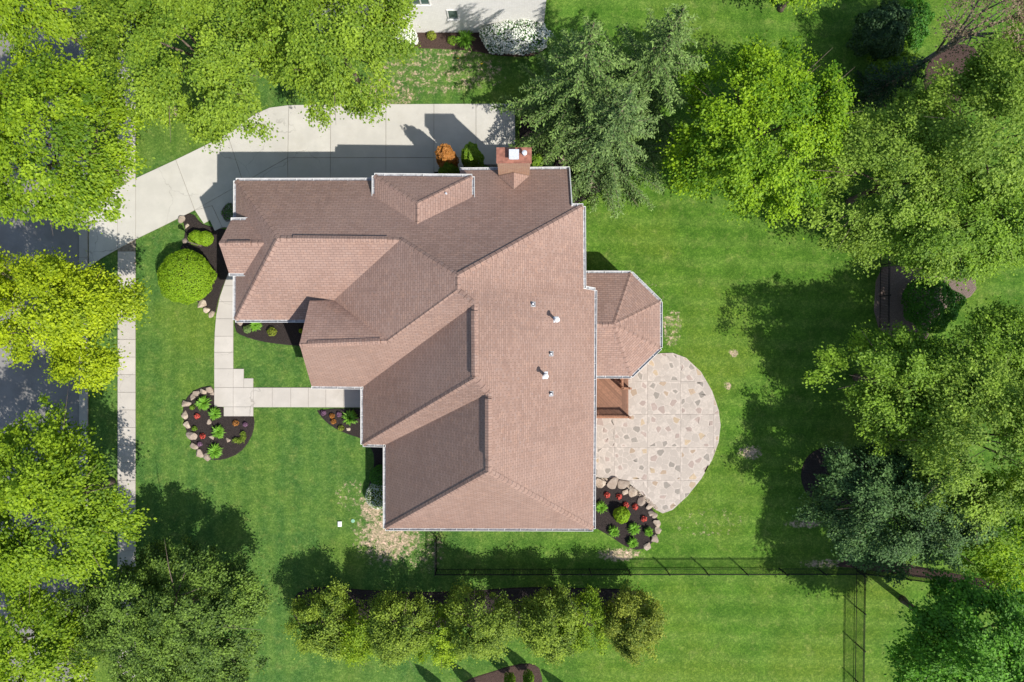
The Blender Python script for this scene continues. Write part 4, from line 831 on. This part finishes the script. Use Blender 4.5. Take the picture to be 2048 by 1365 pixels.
# ------------------------------------------------------------------ small things
b = G(402, 492); t = thing('lamp_post', 'lamp post with lantern head between the clipped shrubs', 'lamp', b)
mb = MB(); mb.tube([b, b + Vector((0, 0, .3)), b + Vector((0, 0, 2.0))], [.07, .045, .04], 10); mb.build('post', M['lamp'], t)
mb = MB(); c = b + Vector((0, 0, 2.0)); mb.tube([c, c + Vector((0, 0, .08)), c + Vector((0, 0, .36))], [.07, .09, .13], 6); ln = mb.build('lantern', M['glass'], t); mb = MB(); mb.tube([c + Vector((0, 0, .36)), c + Vector((0, 0, .5)), c + Vector((0, 0, .58))], [.19, .08, .02], 6); mb.build('lantern_roof', M['lamp'], ln)
b = G(680, 1048); t = thing('utility_box', 'small white utility cover in the lawn near the dead grass', 'utility box', b); mb = MB(); mb.box(b + Vector((0, 0, .05)), .26, .36, .1); mb.box(b + Vector((0, 0, .11)), .22, .32, .02); mb.build('cover', M['white_box'], t)
b = G(706, 1042); t = thing('valve_lid', 'round green valve lid in the lawn next to the dead grass', 'utility lid', b); mb = MB(); mb.tube([b, b + Vector((0, 0, .05)), b + Vector((0, 0, .06))], [.13, .13, .10], 16); mb.build('lid', M['greenlid'], t)
b = G(287, 199); t = thing('valve_lid', 'pale round lid in the grass beside the upper pavement', 'utility lid', b); mb = MB(); mb.tube([b, b + Vector((0, 0, .05)), b + Vector((0, 0, .06))], [.12, .12, .09], 16); mb.build('lid', M['greenlid'], t)
b = G(317, 199); t = thing('splash_block', 'short white plastic trough lying by the bluish shrub', 'splash block', b); mb = MB(); X = Vector((.75, -.66, 0)); Y = Vector((.66, .75, 0)); mb.box(b + Vector((0, 0, .03)), .5, .2, .04, X, Y); mb.box(b + Y * .1 + Vector((0, 0, .07)), .5, .03, .1, X, Y); mb.box(b - Y * .1 + Vector((0, 0, .07)), .5, .03, .1, X, Y); mb.build('trough', M['white_box'], t)
for i, (x, y, w_) in enumerate(((915, 122, 'left'), (961, 133, 'right'))):
    b = G(x, y); t = thing('marker_flag', f'small yellow marker flag, {w_} of two on the grass by the white shrub', 'flag', b, 'yellow marker flags'); mb = MB(); mb.tube([b, b + Vector((0, 0, .45))], [.006, .006], 5); mb.build('stake', M['galv'], t)
    mb = MB(); mb.box(b + Vector((.07, 0, .42)), .16, .012, .11, Vector((1, .3, -.5)).normalized(), Vector((-.3, 1, 0)).normalized(), Vector((.4, .1, .9)).normalized()); mb.build('flag', M['yellow'], t)
b = G(270, 527); t = thing('sprinkler_head', 'small pinkish sprinkler cap in the grass by the pavement', 'sprinkler', b); mb = MB(); mb.tube([b, b + Vector((0, 0, .06)), b + Vector((0, 0, .08))], [.09, .08, .05], 12); mb.build('cap', M['rock'], t)
